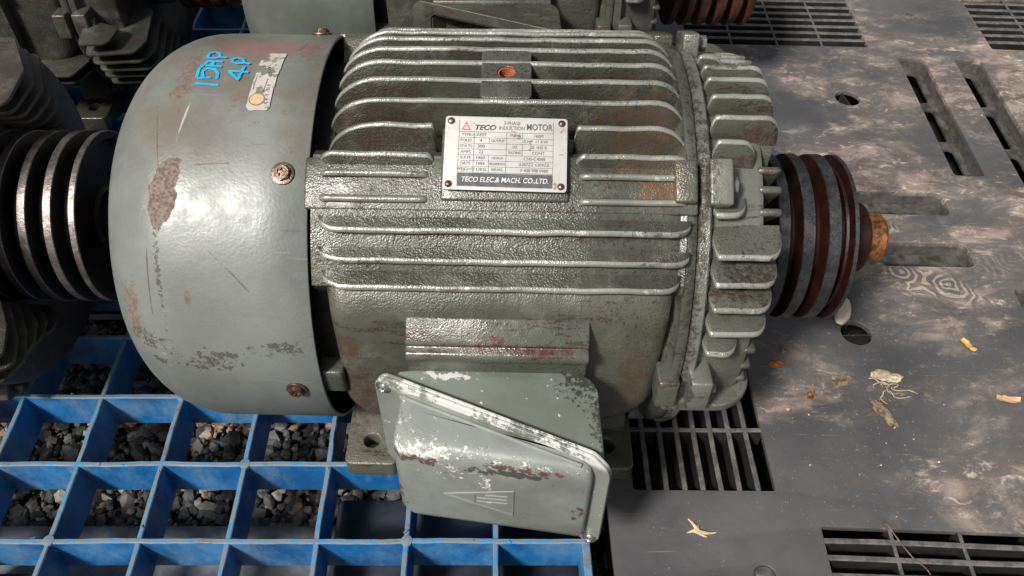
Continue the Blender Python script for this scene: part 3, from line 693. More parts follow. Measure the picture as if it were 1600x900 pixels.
    bobj('ruled_lines', bm, M['black_ink'], pl, False)
    bm = bmesh.new(); v4 = [(X(L0),Yv(.775)),(X(L1),Yv(.775)),(X(L1),Yv(.955)),(X(L0),Yv(.955))]
    bm.faces.new([bm.verts.new((*p, 0)) for p in v4])
    for v in bm.verts: v.co = ((up @ Matrix.Translation((0,0,.08*S))) @ (v.co*S))/S
    bobj('printed_band', bm, M['dark_ink'], pl, False)
    join_text('maker_lettering', [text_mesh('TECO ELEC.& MACH. CO.,LTD.', 5.0, 0, Yv(.865), tb2, sx=.86, shear=.2, off=.05)], M['white_ink'], pl)
    bm = bmesh.new(); tri = [(X(.135), Yv(.19)), (X(.21), Yv(.19)), (X(.1725), Yv(.075))]
    bm.faces.new([bm.verts.new((*p, 0)) for p in tri])
    for v in bm.verts: v.co = (tb @ (v.co*S))/S
    bobj('red_triangle', bm, M['red_ink'], pl, False)
    bm = bmesh.new()
    for (x0, x1, y) in ((.163,.182,.12),(.158,.187,.145),(.150,.195,.168)):
        bm.faces.new([bm.verts.new((X(a), Yv(b), 0)) for a, b in ((x0,y-.006),(x1,y-.006),(x1,y+.006),(x0,y+.006))])
    for v in bm.verts: v.co = (tb2 @ (v.co*S))/S
    bobj('triangle_bars', bm, M['white_ink'], pl, False)
    # ---- writing and sticker on the cowl
    if extras:
        strokes = [[(-212.5,82.5),(-195.2,81.9)], [(-209.5,91.2),(-213.2,88.4),(-212.6,84.6)], [(-212.2,84.4),(-202.2,84.7)],
                   [(-210.1,87.1),(-207.4,88.4),(-201.6,88.0),(-198.1,86.3),(-197.7,84.2)], [(-210.1,87.1),(-207.9,84.9)], [(-209.6,89.6),(-197.3,89.2)],
                   [(-210.2,91.6),(-198.1,91.3)], [(-205.2,91.5),(-204.2,89.4)],
                   [(-201.5,93.6),(-205.6,93.0),(-210.6,93.2),(-211.1,95.4),(-207.1,96.3),(-203.4,95.3),(-201.5,93.6),(-196.3,93.4)],
                   [(-180.8,89.4),(-182.2,83.9),(-190.8,87.3),(-176.4,86.9)],
                   [(-181.6,90.8),(-187.0,90.5),(-191.0,91.3),(-191.6,92.4),(-188.8,93.4),(-184.4,92.7),(-181.6,90.8),(-177.4,90.5)]]
        bm = bmesh.new()
        for si, st in enumerate(strokes):
            pts = [Vector((x, R(e)*163.5)) for x, e in st]; fine = []
            for a, b in zip(pts[:-1], pts[1:]):
                m_ = max(2, int((b-a).length/1.2))
                fine += [a.lerp(b, i/m_) for i in range(m_)]
            fine.append(pts[-1]); prev = None
            for i, p in enumerate(fine):
                a = fine[max(0, i-1)]; b = fine[min(len(fine)-1, i+1)]; tdir = (b-a).normalized(); nn = Vector((-tdir.y, tdir.x))*(1.05+.25*nz(i*.5, si))
                pr = []
                for sgn in (-1, 1):
                    g = p+nn*sgn; e = math.degrees(g.y/163.5); pr.append(bm.verts.new(P(g.x, e, 163.45+.05*si)))
                if prev: bm.faces.new((prev[0], prev[1], pr[1], pr[0]))
                prev = pr
        bobj('marker_writing', bm, M['ink'], cw)
        poly = [(-170.7,95.2),(-166,96.2),(-153.8,96.2),(-154.1,89.3),(-155.1,84.7),(-155.5,74.9),(-157.4,73.9),(-169.4,73.8),(-172.0,74.8),(-171.0,83.4)]
        def inside(x, y):
            c = False
            for i in range(len(poly)):
                (x1, y1), (x2, y2) = poly[i-1], poly[i]
                if (y1 > y) != (y2 > y) and x < (x2-x1)*(y-y1)/(y2-y1)+x1: c = not c
            return c
        bm = bmesh.new(); st = .45; vc = {}
        for i in range(46):
            for j in range(160):
                x = -173+i*st; e = 73+j*.15
                if not inside(x+st/2, e+.075): continue
                # a strip has been torn away across it
                tear = abs((e-87.6)-(x+163)*(-.14)-nz(x*.25, 3)*2.2)
                if tear < 1.7+nz(x*.4, e*.5, 1)*1.3 and x < -158+nz(e, 2)*4: continue
                if e > 93.2 and x < -166+nz(e*.8, x*.2)*3: continue
                q = []
                for (a, b) in ((i, j), (i+1, j), (i+1, j+1), (i, j+1)):
                    if (a, b) not in vc: vc[(a, b)] = bm.verts.new(P(-173+a*st, 73+b*.15, 163.3))
                    q.append(vc[(a, b)])
                bm.faces.new(q)
        stk = bobj('torn_sticker', bm, M['sticker'], cw)
        def dot(name, x, e, r_, off, mat, n=20):
            bm = bmesh.new(); c = bm.verts.new(P(x, e, 163.3+off)); ring_ = []
            for k in range(n):
                a = 2*math.pi*k/n; ring_.append(bm.verts.new(P(x+r_*math.cos(a), e+math.degrees(r_*math.sin(a)/163.4), 163.3+off)))
            for k in range(n): bm.faces.new((c, ring_[k], ring_[(k+1) % n]))
            return bobj(name, bm, mat, stk)
        dot('brown_disc', -165.4, 77.3, 5.7, .35, M['clod']); dot('brown_disc_face', -165.4, 77.3, 5.1, .45, M['tan'])
        bm = bmesh.new()                                          # thin ruled line and a few characters on the sticker
        def strip(x0, e0, x1, e1, t=.35):
            d = Vector((x1-x0, (e1-e0)*2.85)).normalized()*t/2; nn = (-d.y, d.x/2.85)
            bm.faces.new([bm.verts.new(P(a+sg*nn[0], b+sg*nn[1], 163.65)) for a, b, sg in ((x0,e0,1),(x1,e1,1),(x1,e1,-1),(x0,e0,-1))])
        strip(-162.0, 79.6, -161.0, 84.6); strip(-169.8, 80.5, -169.4, 85)
        for (x, e) in ((-159, 82), (-159, 80.3), (-158.8, 78.6), (-158.6, 77.2), (-158.4, 76)):
            strip(x-1.6, e, x+1.4, e+.3); strip(x-1.4, e+.5, x+.4, e-.3)
        for i in range(26):
            x = random.uniform(-163, -156); e = random.uniform(86, 95); strip(x, e, x+random.uniform(-1.5, 1.5), e+random.uniform(-.5, .5), .4)
        bobj('sticker_print', bm, M['dark_ink'], stk)
    return root, fr, es, cw

# ---- terminal box
def make_terminal_box(root, with_cover=True):
    A = Vector((-72, 174)); B = Vector((79, 237))               # joint line in plan (x, q)
    dj = (B-A).normalized(); nj = Vector((-dj.y, dj.x))           # nj points to the front (more q)
    top, bot = 179, 76
    L = (B-A).length
    J = lambda s, o: A+dj*s+nj*o
    poly = rpoly([tuple(J(2, 0)), tuple(J(L-2, 0)), (81, 228), (80, 164), (-52, 164), (-66, 166)], [0, 0, 3, 20, 12, 3], 6)
    bm = bmesh.new()
    bx_n = len(poly)
    rings = [(bot, 1.0), (top-7, 1.0), (top-2.5, .988), (top-.6, .972), (top, .945)]
    cx, cy = 30, 195
    vs = []
    for z, k in rings:
        for p in poly:
            x, q = (cx+(p[0]-cx)*k, cy+(p[1]-cy)*k)
            if (Vector((x, q))-A).dot(nj) > -6 and k < 1:        # keep the joint side flat
                o = (Vector(p)-A).dot(nj); s_ = (Vector((x, q))-A).dot(dj); x, q = J(s_, min(0, o))
            vs.append((x, -q, z))
    fs = []
    for i in range(len(rings)-1):
        for k in range(bx_n):
            if k == 0: continue                                   # the joint side stays open
            fs.append((i*bx_n+k, i*bx_n+(k+1) % bx_n, (i+1)*bx_n+(k+1) % bx_n, (i+1)*bx_n+k))
    fs.append(tuple(range(bx_n))); fs.append(tuple(range((len(rings)-1)*bx_n, len(rings)*bx_n)))
    merge(bm, vs, fs)
    # the throat: frame round the opening running into the box
    fr = [(2, bot), (L-2, bot), (L-2, top), (2, top)]; inn = [(16, bot+7), (L-9, bot+7), (L-9, top-7), (16, top-7)]; back = [(22, bot+10), (L-22, bot+10), (L-22, top-10), (22, top-10)]
    V = [(J(s, -.2).x, -J(s, -.2).y, z) for s, z in fr]+[(J(s, -.2).x, -J(s, -.2).y, z) for s, z in inn]
    V += [(x, -q, z) for (x, q, z) in ((-44, 168, bot+10), (74, 168, bot+10), (74, 168, top-8), (-44, 168, top-8))]
    F = [(i, (i+1) % 4, 4+(i+1) % 4, 4+i) for i in range(4)]+[(4+i, 4+(i+1) % 4, 8+(i+1) % 4, 8+i) for i in range(4)]+[(8, 9, 10, 11)]
    merge(bm, V, F)
    tbx = bobj('terminal_box', bm, M['box'], root, True, 35)
    def jp(p, t):                                                # flange plane coordinates (s, z) + offset
        v = J(p[0], t); return (v.x, -v.y, p[1])
    outer = rpoly([(-7, bot-6), (L+5, bot-6), (L+8, bot+2), (L+7, top-6), (L-6, top+6.5), (0, top+7), (-8, top-2)], [14, 6, 8, 16, 10, 10, 12], 6)
    holep = rpoly([(14, bot+6), (L-8, bot+6), (L-8, top-5), (14, top-5)], 8, 4)
    m2 = Matrix(((dj.x, 0, nj.x, 0), (-dj.y, 0, -nj.y, 0), (0, 1, 0, 0), (0, 0, 0, 1)))
    def place(t): 
        m = m2.copy(); m.translation = Vector((A.x+nj.x*t, -(A.y+nj.y*t), 0))*S; return m
    plate('joint_flange', outer, [holep], 2.4, M['flange'], tbx, .5, place(1.2))
    if not with_cover:
        bm = bmesh.new()
        for i, (s, z) in enumerate(((60, 120), (90, 118), (118, 122))):
            v = J(s, -22); prism(bm, circ(v.x, -v.y, 5, 6), z, z+12, lambda p, t: (p[0], p[1], t), .5, 1)
        bobj('terminal_stud', bm, M['screw'], tbx); return tbx
    lid = plate('terminal_cover', outer, [], 2.6, M['flange'], tbx, .6, place(4.2))
    # pressed body of the cover
    cpoly0 = [tuple(J(12, 4)), (-62, 216), (68, 248), tuple(J(L-5, 4))]
    def cring(inset, z, shrink=0):
        p = [J(13+inset*.6, 3.8), J(6+inset*.9, 30)*0+Vector((-66+inset, 219+0)), Vector((73-inset*.8, 254-0)), J(L-4-inset, 3.8)]
        p[1] = Vector((-65+inset*.8, 229-inset)); p[2] = Vector((72.5-inset*1.2, 246-inset*1.0))
        return [(x, -q, z) for x, q in rpoly([tuple(v) for v in p], [4, 14, 10, 2], 6)]
    rg = [cring(14, bot+2), cring(6, bot+3), cring(1.5, bot+7), cring(0, bot+13), cring(0, top-16), cring(.7, top-9), cring(2.4, top-4.6), cring(5.4, top-1.6), cring(10, top-.4), cring(18, top-.0)]
    V = [v for r_ in rg for v in r_]; n = len(rg[0]); F = []
    for i in range(len(rg)-1): F += [(i*n+k, i*n+(k+1) % n, (i+1)*n+(k+1) % n, (i+1)*n+k) for k in range(n)]
    F += [tuple(range(n)), tuple(range((len(rg)-1)*n, len(rg)*n))]
    cb = mesh('cover_body', V, F, M['lid'], lid, None, True, 55)
    # bead pressed into the sheet beside the flange, on top
    bm = bmesh.new()
    for i in range(30):
        pass
    a = Vector((J(16, 9).x, -J(16, 9).y, top-.4)); b = Vector((J(L-12, 9).x, -J(L-12, 9).y, top-.4))
    tube(bm, [a+(b-a)*(i/20) for i in range(21)], lambda i: 1.5)
    bobj('pressed_bead', bm, M['lid'], lid)
    screw('cover_screw', place(4.4) @ Matrix.Translation((-.5*S, (top-4)*S, 0)), 4.2, M['steel'], lid, washer=True)
    screw('cover_screw', place(4.4) @ Matrix.Translation(((L+1)*S, (bot+1)*S, 0)), 4.2, M['steel'], lid, washer=True)
    # embossed triangle with three bars on the front face
    f0 = Vector((-65, 229)); f1 = Vector((72.5, 246)); df = (f1-f0).normalized(); nf = Vector((-df.y, df.x)); nf = nf if nf.y > 0 else -nf
    def fp(s, z, o=.0): v = f0+df*s+nf*o; return Vector((v.x, -v.y, z))
    bm = bmesh.new()
    tri = [(36, 124), (86, 140), (86, 105)]
    for i in range(3):
        p, q = tri[i], tri[(i+1) % 3]; tube(bm, [fp(p[0], p[1]), fp(q[0], q[1])], lambda i: .75)
    tube(bm, [fp(58, 130), fp(58, 116)], lambda i: .6)
    for z in (130, 125, 120): tube(bm, [fp(60 if z < 130 else 66, z-1), fp(82, z+1)], lambda i: .65)
    bobj('embossed_emblem', bm, M['lid'], lid)
    return tbx
def tube(bm, pts, rf, n=8):
    V = []; F = []
    for i, p in enumerate(pts):
        a = pts[max(0, i-1)]; b = pts[min(len(pts)-1, i+1)]; d = (b-a).normalized()
        u = d.cross(Vector((0, 0, 1))); u = u.normalized() if u.length > .05 else d.cross(Vector((0, 1, 0))).normalized(); w = d.cross(u)
        for k in range(n):
            t = 2*math.pi*k/n; V.append(p+(u*math.cos(t)+w*math.sin(t))*rf(i))
    for i in range(len(pts)-1): F += [(i*n+k, i*n+(k+1) % n, (i+1)*n+(k+1) % n, (i+1)*n+k) for k in range(n)]
    F += [tuple(range(n)), tuple(range((len(pts)-1)*n, len(pts)*n))]
    merge(bm, V, F)

def tag(o, label, cat, group=None, kind=None):
    o['label'] = label; o['category'] = cat
    if group: o['group'] = group
    if kind: o['kind'] = kind
def kids(o): return [c for c in ALL if c.parent == o]
def copy_tree(o, parent, swap, skip=()):
    c = o.copy(); COL.objects.link(c)
    if parent: c.parent = parent
    if o.type == 'MESH':
        for i, sl_ in enumerate(c.material_slots):
            mn = sl_.material
            if mn and mn.name in swap: sl_.link = 'OBJECT'; sl_.material = swap[mn.name]
    for ch in kids(o):
        if ch.name.split('.')[0] not in skip: copy_tree(ch, c, swap, skip)
    return c

G = 'electric motors laid out on the pallets'
main, fr, es, cw = make_motor(True)
make_shaft(main, 206, 334, M['shaft'])
make_pulley(main, [(226, 235), (245, 254.5), (265, 275), (285.3, 288.6)], 70.5, [M['groove'], M['rim']], hub_x=316)
make_terminal_box(main)
main.rotation_euler = (0, 0, R(-1.4)); main.location = (0, -.0037, 0)
tag(main, 'grey-green finned electric motor with white nameplate and blue 15HP writing, in the middle', 'electric motor', G)

ALL = list(bpy.data.objects)
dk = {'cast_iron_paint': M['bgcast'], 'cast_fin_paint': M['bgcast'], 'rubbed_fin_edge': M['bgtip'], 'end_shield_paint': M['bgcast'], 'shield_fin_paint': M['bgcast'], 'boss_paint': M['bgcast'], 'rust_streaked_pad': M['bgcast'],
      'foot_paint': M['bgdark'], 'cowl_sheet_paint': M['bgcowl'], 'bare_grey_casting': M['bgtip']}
drop = ('marker_writing', 'torn_sticker', 'motor_shaft', 'belt_pulley', 'terminal_box', 'nameplate')
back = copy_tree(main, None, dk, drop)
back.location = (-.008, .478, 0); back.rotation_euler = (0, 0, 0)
make_shaft(back, 206, 345, M['bgpulley'])
make_pulley(back, [(228, 236), (247, 255), (266, 274), (285, 293), (304, 312), (323, 328)], 72, [M['bgpulley'], M['bgpulley']], hub_x=338)
bt = make_terminal_box(back, False); bt.location = (0, 0, .022)
for o_ in [bt]+[c_ for c_ in bpy.data.objects if c_.parent == bt and c_.name.startswith('joint_flange')]:
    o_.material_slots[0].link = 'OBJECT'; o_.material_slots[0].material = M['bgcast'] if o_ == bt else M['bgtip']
tag(back, 'grey motor with open terminal box behind the middle motor, brown rusty pulley', 'electric motor', G)
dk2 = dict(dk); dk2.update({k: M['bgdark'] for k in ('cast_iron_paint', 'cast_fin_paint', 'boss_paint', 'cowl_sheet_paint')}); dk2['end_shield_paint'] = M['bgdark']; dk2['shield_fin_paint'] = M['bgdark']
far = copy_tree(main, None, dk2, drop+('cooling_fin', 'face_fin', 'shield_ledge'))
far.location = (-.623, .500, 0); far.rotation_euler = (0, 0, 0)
make_shaft(far, 206, 334, M['bgpulley']); make_pulley(far, [(226, 235), (245, 254.5), (265, 275), (285.3, 288.6)], 62, [M['bgpulley'], M['bgpulley']], hub_x=316)
tag(far, 'grimy green motor, darkened for shade, at the top left, square bolt lug showing', 'electric motor', G)
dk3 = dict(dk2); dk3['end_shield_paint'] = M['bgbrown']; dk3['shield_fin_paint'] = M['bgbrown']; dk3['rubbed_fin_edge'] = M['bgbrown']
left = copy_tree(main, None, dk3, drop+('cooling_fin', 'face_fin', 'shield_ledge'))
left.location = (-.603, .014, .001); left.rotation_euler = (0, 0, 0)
make_shaft(left, 206, 311, M['shaft'], 18)
make_pulley(left, [(181, 187), (202.5, 209.5), (223.5, 230.5), (244, 251), (264.5, 270)], 75, [M['shadegroove'], M['rimbright']], hub_x=300, hub_r=24)
PLATES_TOP = [(288, [(60, 80), (204, 80), (230, 32), (234, -15), (199, -15), (60, -15)]), (271, [(60, 90), (204, 90), (228, 39), (226, -1), (185, -1), (60, -1)]), (254, [(60, 109), (200, 109), (223, 55), (221, 15), (170, 15), (60, 15)]), (237, [(60, 122), (193, 122), (219, 65), (216, 32), (155, 32), (60, 32)]), (220, [(60, 127), (203, 97), (215, 76), (210, 49), (140, 49), (60, 60)]), (203, [(60, 121), (205, 94), (214, 84), (205, 70), (124, 68), (60, 80)])]
PLATES_LOW = [(175, [(90, -100), (184, -105), (219, -112), (234, -138), (243, -168), (216, -180), (90, -185)]), (160, [(90, -90), (172, -92), (215, -102), (236, -138), (243, -164), (211, -183), (90, -188)]), (145, [(90, -80), (159, -82), (212, -89), (230, -120), (239, -148), (230, -170), (200, -176), (90, -180)]), (130, [(90, -66), (208, -76), (223, -96), (230, -118), (226, -137), (184, -153), (90, -158)]), (115, [(80, -52), (207, -66), (221, -81), (224, -101), (219, -116), (169, -136), (80, -140)]), (100, [(80, -40), (209, -54), (220, -69), (220, -82), (209, -90), (151, -111), (80, -115)])]
PLATES_FAR = [(158, [(160, -206), (193, -202), (196, -167), (152, -150)]), (142, [(162, -201), (217, -196), (223, -169), (211, -99), (136, -99)]), (127, [(162, -193), (220, -189), (227, -161), (213, -88), (131, -72)]), (112, [(162, -183), (221, -181), (229, -151), (214, -77), (128, -53)]), (97, [(160, -174), (221, -171), (230, -141), (216, -66), (119, -27)]), (82, [(160, -165), (219, -161), (229, -130), (216, -57), (113, -9)]), (105, [(40, -186), (127, -186), (139, -156), (129, -102), (40, -102)]), (90, [(40, -177), (125, -177), (137, -144), (122, -78), (40, -78)])]
def horizontal_fins(parent, plates, mat, t=1.9, rr=9):
    for z, pg in plates:
        bm = bmesh.new(); prism(bm, rpoly(pg, rr, 5), z-t, z+t, lambda p, q: (p[0], p[1], q), 1.2, 2)
        for v in bm.verts: v.co.z += nz(v.co.x*.03, v.co.y*.03, z)*1.6
        bobj('cooling_fin', bm, mat, parent)
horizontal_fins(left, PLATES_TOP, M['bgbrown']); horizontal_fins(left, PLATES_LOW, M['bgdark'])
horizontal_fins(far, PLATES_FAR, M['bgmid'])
tag(left, 'dark motor at the left edge whose grooved pulley faces the fan cowl', 'electric motor', G)

# ------------------------------------------------------------------ blue pallet
bp = bpy.data.objects.new('blue_pallet', None); COL.objects.link(bp)
tag(bp, 'blue plastic grid pallet with open square cells under the motors', 'pallet')
def rib(name, p0, p1, wt, wb, z0, z1, mat, parent, seed=0, step=7, jit=.45):
    p0, p1 = Vector(p0), Vector(p1); d = (p1-p0); L = d.length; d.normalize(); nn = Vector((-d.y, d.x)); n = max(3, int(L/step))
    V, F = [], []
    for i in range(n+1):
        c = p0+d*(L*i/n); o = nz(i*.13, seed*2.3)*1.2; j1 = nz(i*.9, seed*1.3)*jit; j2 = nz(i*.9, seed*1.3, 9)*jit; jz = nz(i*.6, seed*4.1, 5)*jit
        for s_, z in ((-wb/2, z0), (-wt/2+j1, z1-1.0), (-wt/2+.8+j1, z1-.1+jz), (wt/2-.8+j2, z1-.1+jz), (wt/2+j2, z1-1.0), (wb/2, z0)):
            q = c+nn*(s_+o*(1 if z > z0+5 else .3)); V.append((q.x, q.y, z))
    for i in range(n): F += [(i*6+k, i*6+k+1, i*6+k+7, i*6+k+6) for k in range(5)]+[(i*6+5, i*6, i*6+6, i*6+11)]
    F += [tuple(range(6)), tuple(range(n*6, n*6+6))]
    return mesh(name, V, F, mat, parent, None, True, 35)
xs = [-73+75.8*k for k in range(-9, 3)]; ys = [-213.7+73.7*k for k in range(-2, 14)]
for i, y in enumerate(ys): rib('grid_rib', (xs[0]-4, y), (xs[-1]+3, y), 4.6, 7.0, -42, 0, M['blue'], bp, i)
for i, x in enumerate(xs): rib('grid_rib', (x, ys[0]), (x, ys[-1]), 4.6 if x < 60 else 7, 7.0, -42.6, -.7, M['blue'], bp, 30+i)
boss_xy = [(3+75.8*a, -213.7+73.7*b) for a, b in ((-5, 0), (-3, 1), (-1, 1), (-1, 0), (-4, 2), (0, -1), (-6, 1), (-2.0, 2), (-2,-1), (-5,-1))]
for x, y in boss_xy:
    bm = bmesh.new(); prism(bm, circ(x, y, 4.9, 20), -14, .35, lambda p, t: (p[0], p[1], t), .5, 2); bobj('moulding_boss', bm, M['blue'], bp)
# legs and lower deck
for (x0, x1, y0, y1) in ((-147, 78, -288, -144), (-520, -386, -288, -216), (-147, 78, 160, 300), (-520, -400, 160, 300), (-147, 78, 560, 700)):
    bm = bmesh.new(); box(bm, x0, x1, y0, y1, -150, -58, 5, 2); bobj('pallet_leg', bm, M['bdark'], bp)
for (y0, y1) in ((-290, -131), (160, 300), (560, 700)):
    bm = bmesh.new(); box(bm, -755, 78, y0, y1, -158, -140, 3, 2); bobj('lower_deck_board', bm, M['bboard'], bp)
# rough burrs left on the lips of some ribs
burrs = bmesh.new()
for i in range(150):
    if random.random() < .5: x = random.choice(xs)+random.uniform(-2.5, 2.5); y = random.uniform(-290, 20)
    else: x = random.uniform(-450, 80); y = random.choice(ys)+random.uniform(-2.5, 2.5)
    r_ = random.uniform(.5, 1.5); z = random.uniform(-.5, .7)
    V = [(x+random.uniform(-1,1)*r_*1.8, y+random.uniform(-1,1)*r_*1.8, z+random.uniform(-1,1)*r_) for _ in range(6)]
    F = [(0,2,4),(2,1,4),(1,3,4),(3,0,4),(2,0,5),(1,2,5),(3,1,5),(0,3,5)]
    merge(burrs, V, F)
bobj('rib_burrs', burrs, M['blue'], bp, False, kind='stuff')

# ------------------------------------------------------------------ black pallet
kp = bpy.data.objects.new('black_pallet', None); COL.objects.link(kp)
tag(kp, 'black plastic pallet with slotted vents and dried mud, right of the blue pallet', 'pallet')
ANG = R(-2.6)
def quad(x0, y0, w_, l_, ang=ANG, r=3):      # rectangle from its top-left corner, w to the right, l towards the viewer
    c, s_ = math.cos(ang), math.sin(ang)
    pts = [(0, 0), (w_, 0), (w_, -l_), (0, -l_)]
    return rpoly([(x0+a*c-b*s_, y0+a*s_+b*c) for a, b in pts], r, 4), (x0, y0, c, s_, w_, l_)
slots = [quad(582, 520, 37, 260, R(3.3)-R(6.6), 5), quad(661, 515, 37, 275, R(-3.3), 5), quad(437, 232, 101, 40, R(-2.2), 8), quad(431, 144.5, 103, 37, R(-1.5), 8),
         quad(560, 72, 130, 40, R(-2.5), 6), quad(700, 160, 36, 240, R(-3.3), 5)]
grilles = []                                 # opening, bar pitch and direction, divider positions
def grille(x0, y0, w_, l_, ang, along, pitch, bar, dividers): grilles.append((quad(x0, y0, w_, l_, ang, 3), along, pitch, bar, dividers))
grille(291, 704, 263, 146, R(-2.2), 'x', 18.6, 6.6, (66, 132, 198))
grille(735, 690, 264, 148, R(-3.3), 'x', 18.6, 6.6, (66, 132, 198))
grille(127, 75, 125.5, 241, R(-.6), 'y', 16.2, 5.2, (58, 118, 177.5))
grille(281, -201, 262, 104, R(-2.2), 'x', 15.0, 5.4, (58.5, 117, 176, 234))
grille(700, -100, 150, 230, R(-2.2), 'x', 16.0, 5.4, (60, 118))
rounds = [circ(482, 421.6, 16.5, 30), circ(373.5, 12, 15.5, 30), circ(223.8, -244, 9, 26), circ(640, 640, 5, 16)]
outer = [(100, -420), (100.5, -100), (103, 800), (1400, 760), (1400, -480)]
outer = [(100, -420)]+[(100+nz(i*.4, 1)*.8, -420+i*25) for i in range(1, 49)]+[(1300, 760), (1300, -480)]
deck = plate('pallet_deck', outer, [s_[0] for s_ in slots]+[g_[0][0] for g_ in grilles]+rounds, 7, M['deck'], kp, .9)
for (loop, (x0, y0, c, s_, w_, l_)) in slots:                    # deep box walls round every slot
    cx = sum(p[0] for p in loop)/len(loop); cy = sum(p[1] for p in loop)/len(loop)
    big = [(p[0]+(4 if p[0] > cx else -4), p[1]+(4 if p[1] > cy else -4)) for p in loop]
    V = []; n = len(loop)
    for lp, z in ((loop, -6.5), (big, -6.5), (big, -24), ([((p[0]-cx)*.95+cx, (p[1]-cy)*.985+cy) for p in loop], -24)): V += [(p[0], p[1], z) for p in lp]
    F = []
    for L in range(4): F += [(L*n+i, L*n+(i+1) % n, ((L+1) % 4)*n+(i+1) % n, ((L+1) % 4)*n+i) for i in range(n)]
    mesh('slot_wall', V, F, M['slotw'], kp, None, True, 35)
    # a sill inside with a smaller opening
    w2, l2 = w_, l_
    def lp2(a, b): return (x0+a*c-b*s_, y0+a*s_+b*c)
    out2 = [lp2(1, -1), lp2(w_-1, -1), lp2(w_-1, -l_+1), lp2(1, -l_+1)]
    if w_ > l_: hol = [rpoly([lp2(w_*.12, -l_*.42), lp2(w_*.78, -l_*.42), lp2(w_*.78, -l_*.86), lp2(w_*.12, -l_*.86)], 5, 4)]
    else: hol = [rpoly([lp2(w_*.25, -12-k*l_/3), lp2(w_*.75, -12-k*l_/3), lp2(w_*.75, -l_/3-k*l_/3+4), lp2(w_*.25, -l_/3-k*l_/3+4)], 6, 4) for k in range(3)]
    plate('slot_floor', out2, hol, 3, M['floor'], kp, 0, Matrix.Translation((0, 0, -19*S)))
sd = 0
for (loop, (x0, y0, c, s_, w_, l_)), along, pitch, bar, divs in grilles:
    def lp(a, b): return (x0+a*c-b*s_, y0+a*s_+b*c)
    if along == 'x':
        k = 1
        while k*pitch-bar/2 < l_-3:
            sd += 1; yb = -(k*pitch-bar/2); rib('vent_bar', lp(-2, yb), lp(w_+2, yb), bar*.9, bar*.7, -24, -.5, M['vent'], kp, sd, 14, .3); k += 1
        for dv in divs: sd += 1; rib('vent_divider', lp(dv, 2), lp(dv, -l_-2), 3.4, 3.4, -25, -1.2, M['vent'], kp, sd, 14, .3)
    else:
        k = 1
        while k*pitch-bar/2 < w_-3:
            sd += 1; xb = k*pitch-bar/2; rib('vent_bar', lp(xb, 2), lp(xb, -l_-2), bar*.9, bar*.7, -24, -.5, M['vent'], kp, sd, 14, .3); k += 1
        for dv in divs: sd += 1; rib('vent_divider', lp(-2, -dv), lp(w_+2, -dv), 4.6, 4.0, -25, -1.2, M['vent'], kp, sd, 14, .3)
for (x, y, a) in ((482, 421.6, R(100)), (373.5, 12, R(2))):
    rib('hole_web', (x-16.5*math.cos(a), y-16.5*math.sin(a)), (x+16.5*math.cos(a), y+16.5*math.sin(a)), 2.0, 2.0, -18, -3, M['vent'], kp, 3, 4, .1)
for (x0, x1, y0, y1) in ((100, 1300, -470, -360), (100, 1300, -60, 30), (100, 1300, 330, 450), (100, 1300, 620, 750)):
    bm = bmesh.new(); box(bm, x0, x1, y0, y1, -150, -120, 3, 2); bobj('lower_runner', bm, M['bdark'], kp)
bm = bmesh.new(); box(bm, 104, 1298, -478, 758, -62, -56, 1, 1); bobj('inner_floor', bm, M['black'], kp)  # floor below the openings, darkness inside the vents painted on as black
bm = bmesh.new(); lathe = [(0, 9), (1.5, 8.6), (3, 7), (4, 3), (4.2, .1)]; V = []; F = []
for z, r_ in lathe: V += [(*p, z-3) for p in circ(223.8, -244, r_, 20)]
for i in range(4): F += [(i*20+k, i*20+(k+1) % 20, (i+1)*20+(k+1) % 20, (i+1)*20+k) for k in range(20)]
merge(bm, V, F); bobj('plug', bm, M['steel'], kp)

# ------------------------------------------------------------------ ground, gravel
mesh('ground', [(-4000,-4000,-176),(4000,-4000,-176),(4000,4000,-176),(-4000,4000,-176)], [(0,1,2,3)], M['earth'], None, None, False, kind='structure', label='damp dark earth under the pallets')
ico = bmesh.new(); bmesh.ops.create_icosphere(ico, subdivisions=1, radius=1); ico.verts.ensure_lookup_table()
IV = [v.co.copy() for v in ico.verts]; IF = [[v.index for v in f.verts] for f in ico.faces]; ico.free()
V, F, MI = [], [], []
def stone(x, y, z, r_, mi):
    ax = Vector((random.uniform(.7, 1.4), random.uniform(.6, 1.1), random.uniform(.45, .8)))*r_; rot = Matrix.Rotation(random.uniform(0, 6.3), 3, 'Z') @ Matrix.Rotation(random.uniform(-.7, .7), 3, 'X')
    b0 = len(V); sd_ = random.uniform(0, 99)
    for v in IV:
        k = 1+.38*noise.noise(v*1.3+Vector((sd_, 0, 0))); w_ = rot @ Vector((v.x*ax.x*k, v.y*ax.y*k, v.z*ax.z*k)); V.append((x+w_.x, y+w_.y, z+w_.z))
    for f in IF: F.append(tuple(b0+i for i in f)); MI.append(mi)
for i in range(10500):
    x = random.uniform(-620, 130); y = random.uniform(-330, 300); r_ = random.choice((2, 3, 3, 4, 5, 6, 8, 10))*random.uniform(.8, 1.2)
    brown = .6 if 2 < y < 30 else .03
    mi = 3 if random.random() < brown else random.choice((0, 0, 1, 1, 2, 4, 4))
    stone(x, y, -172+random.uniform(0, 9), r_, mi)
mesh('gravel', V, F, STONES, None, MI, True, 25, kind='stuff', label='loose grey and brown gravel seen through the blue grid', category='gravel')

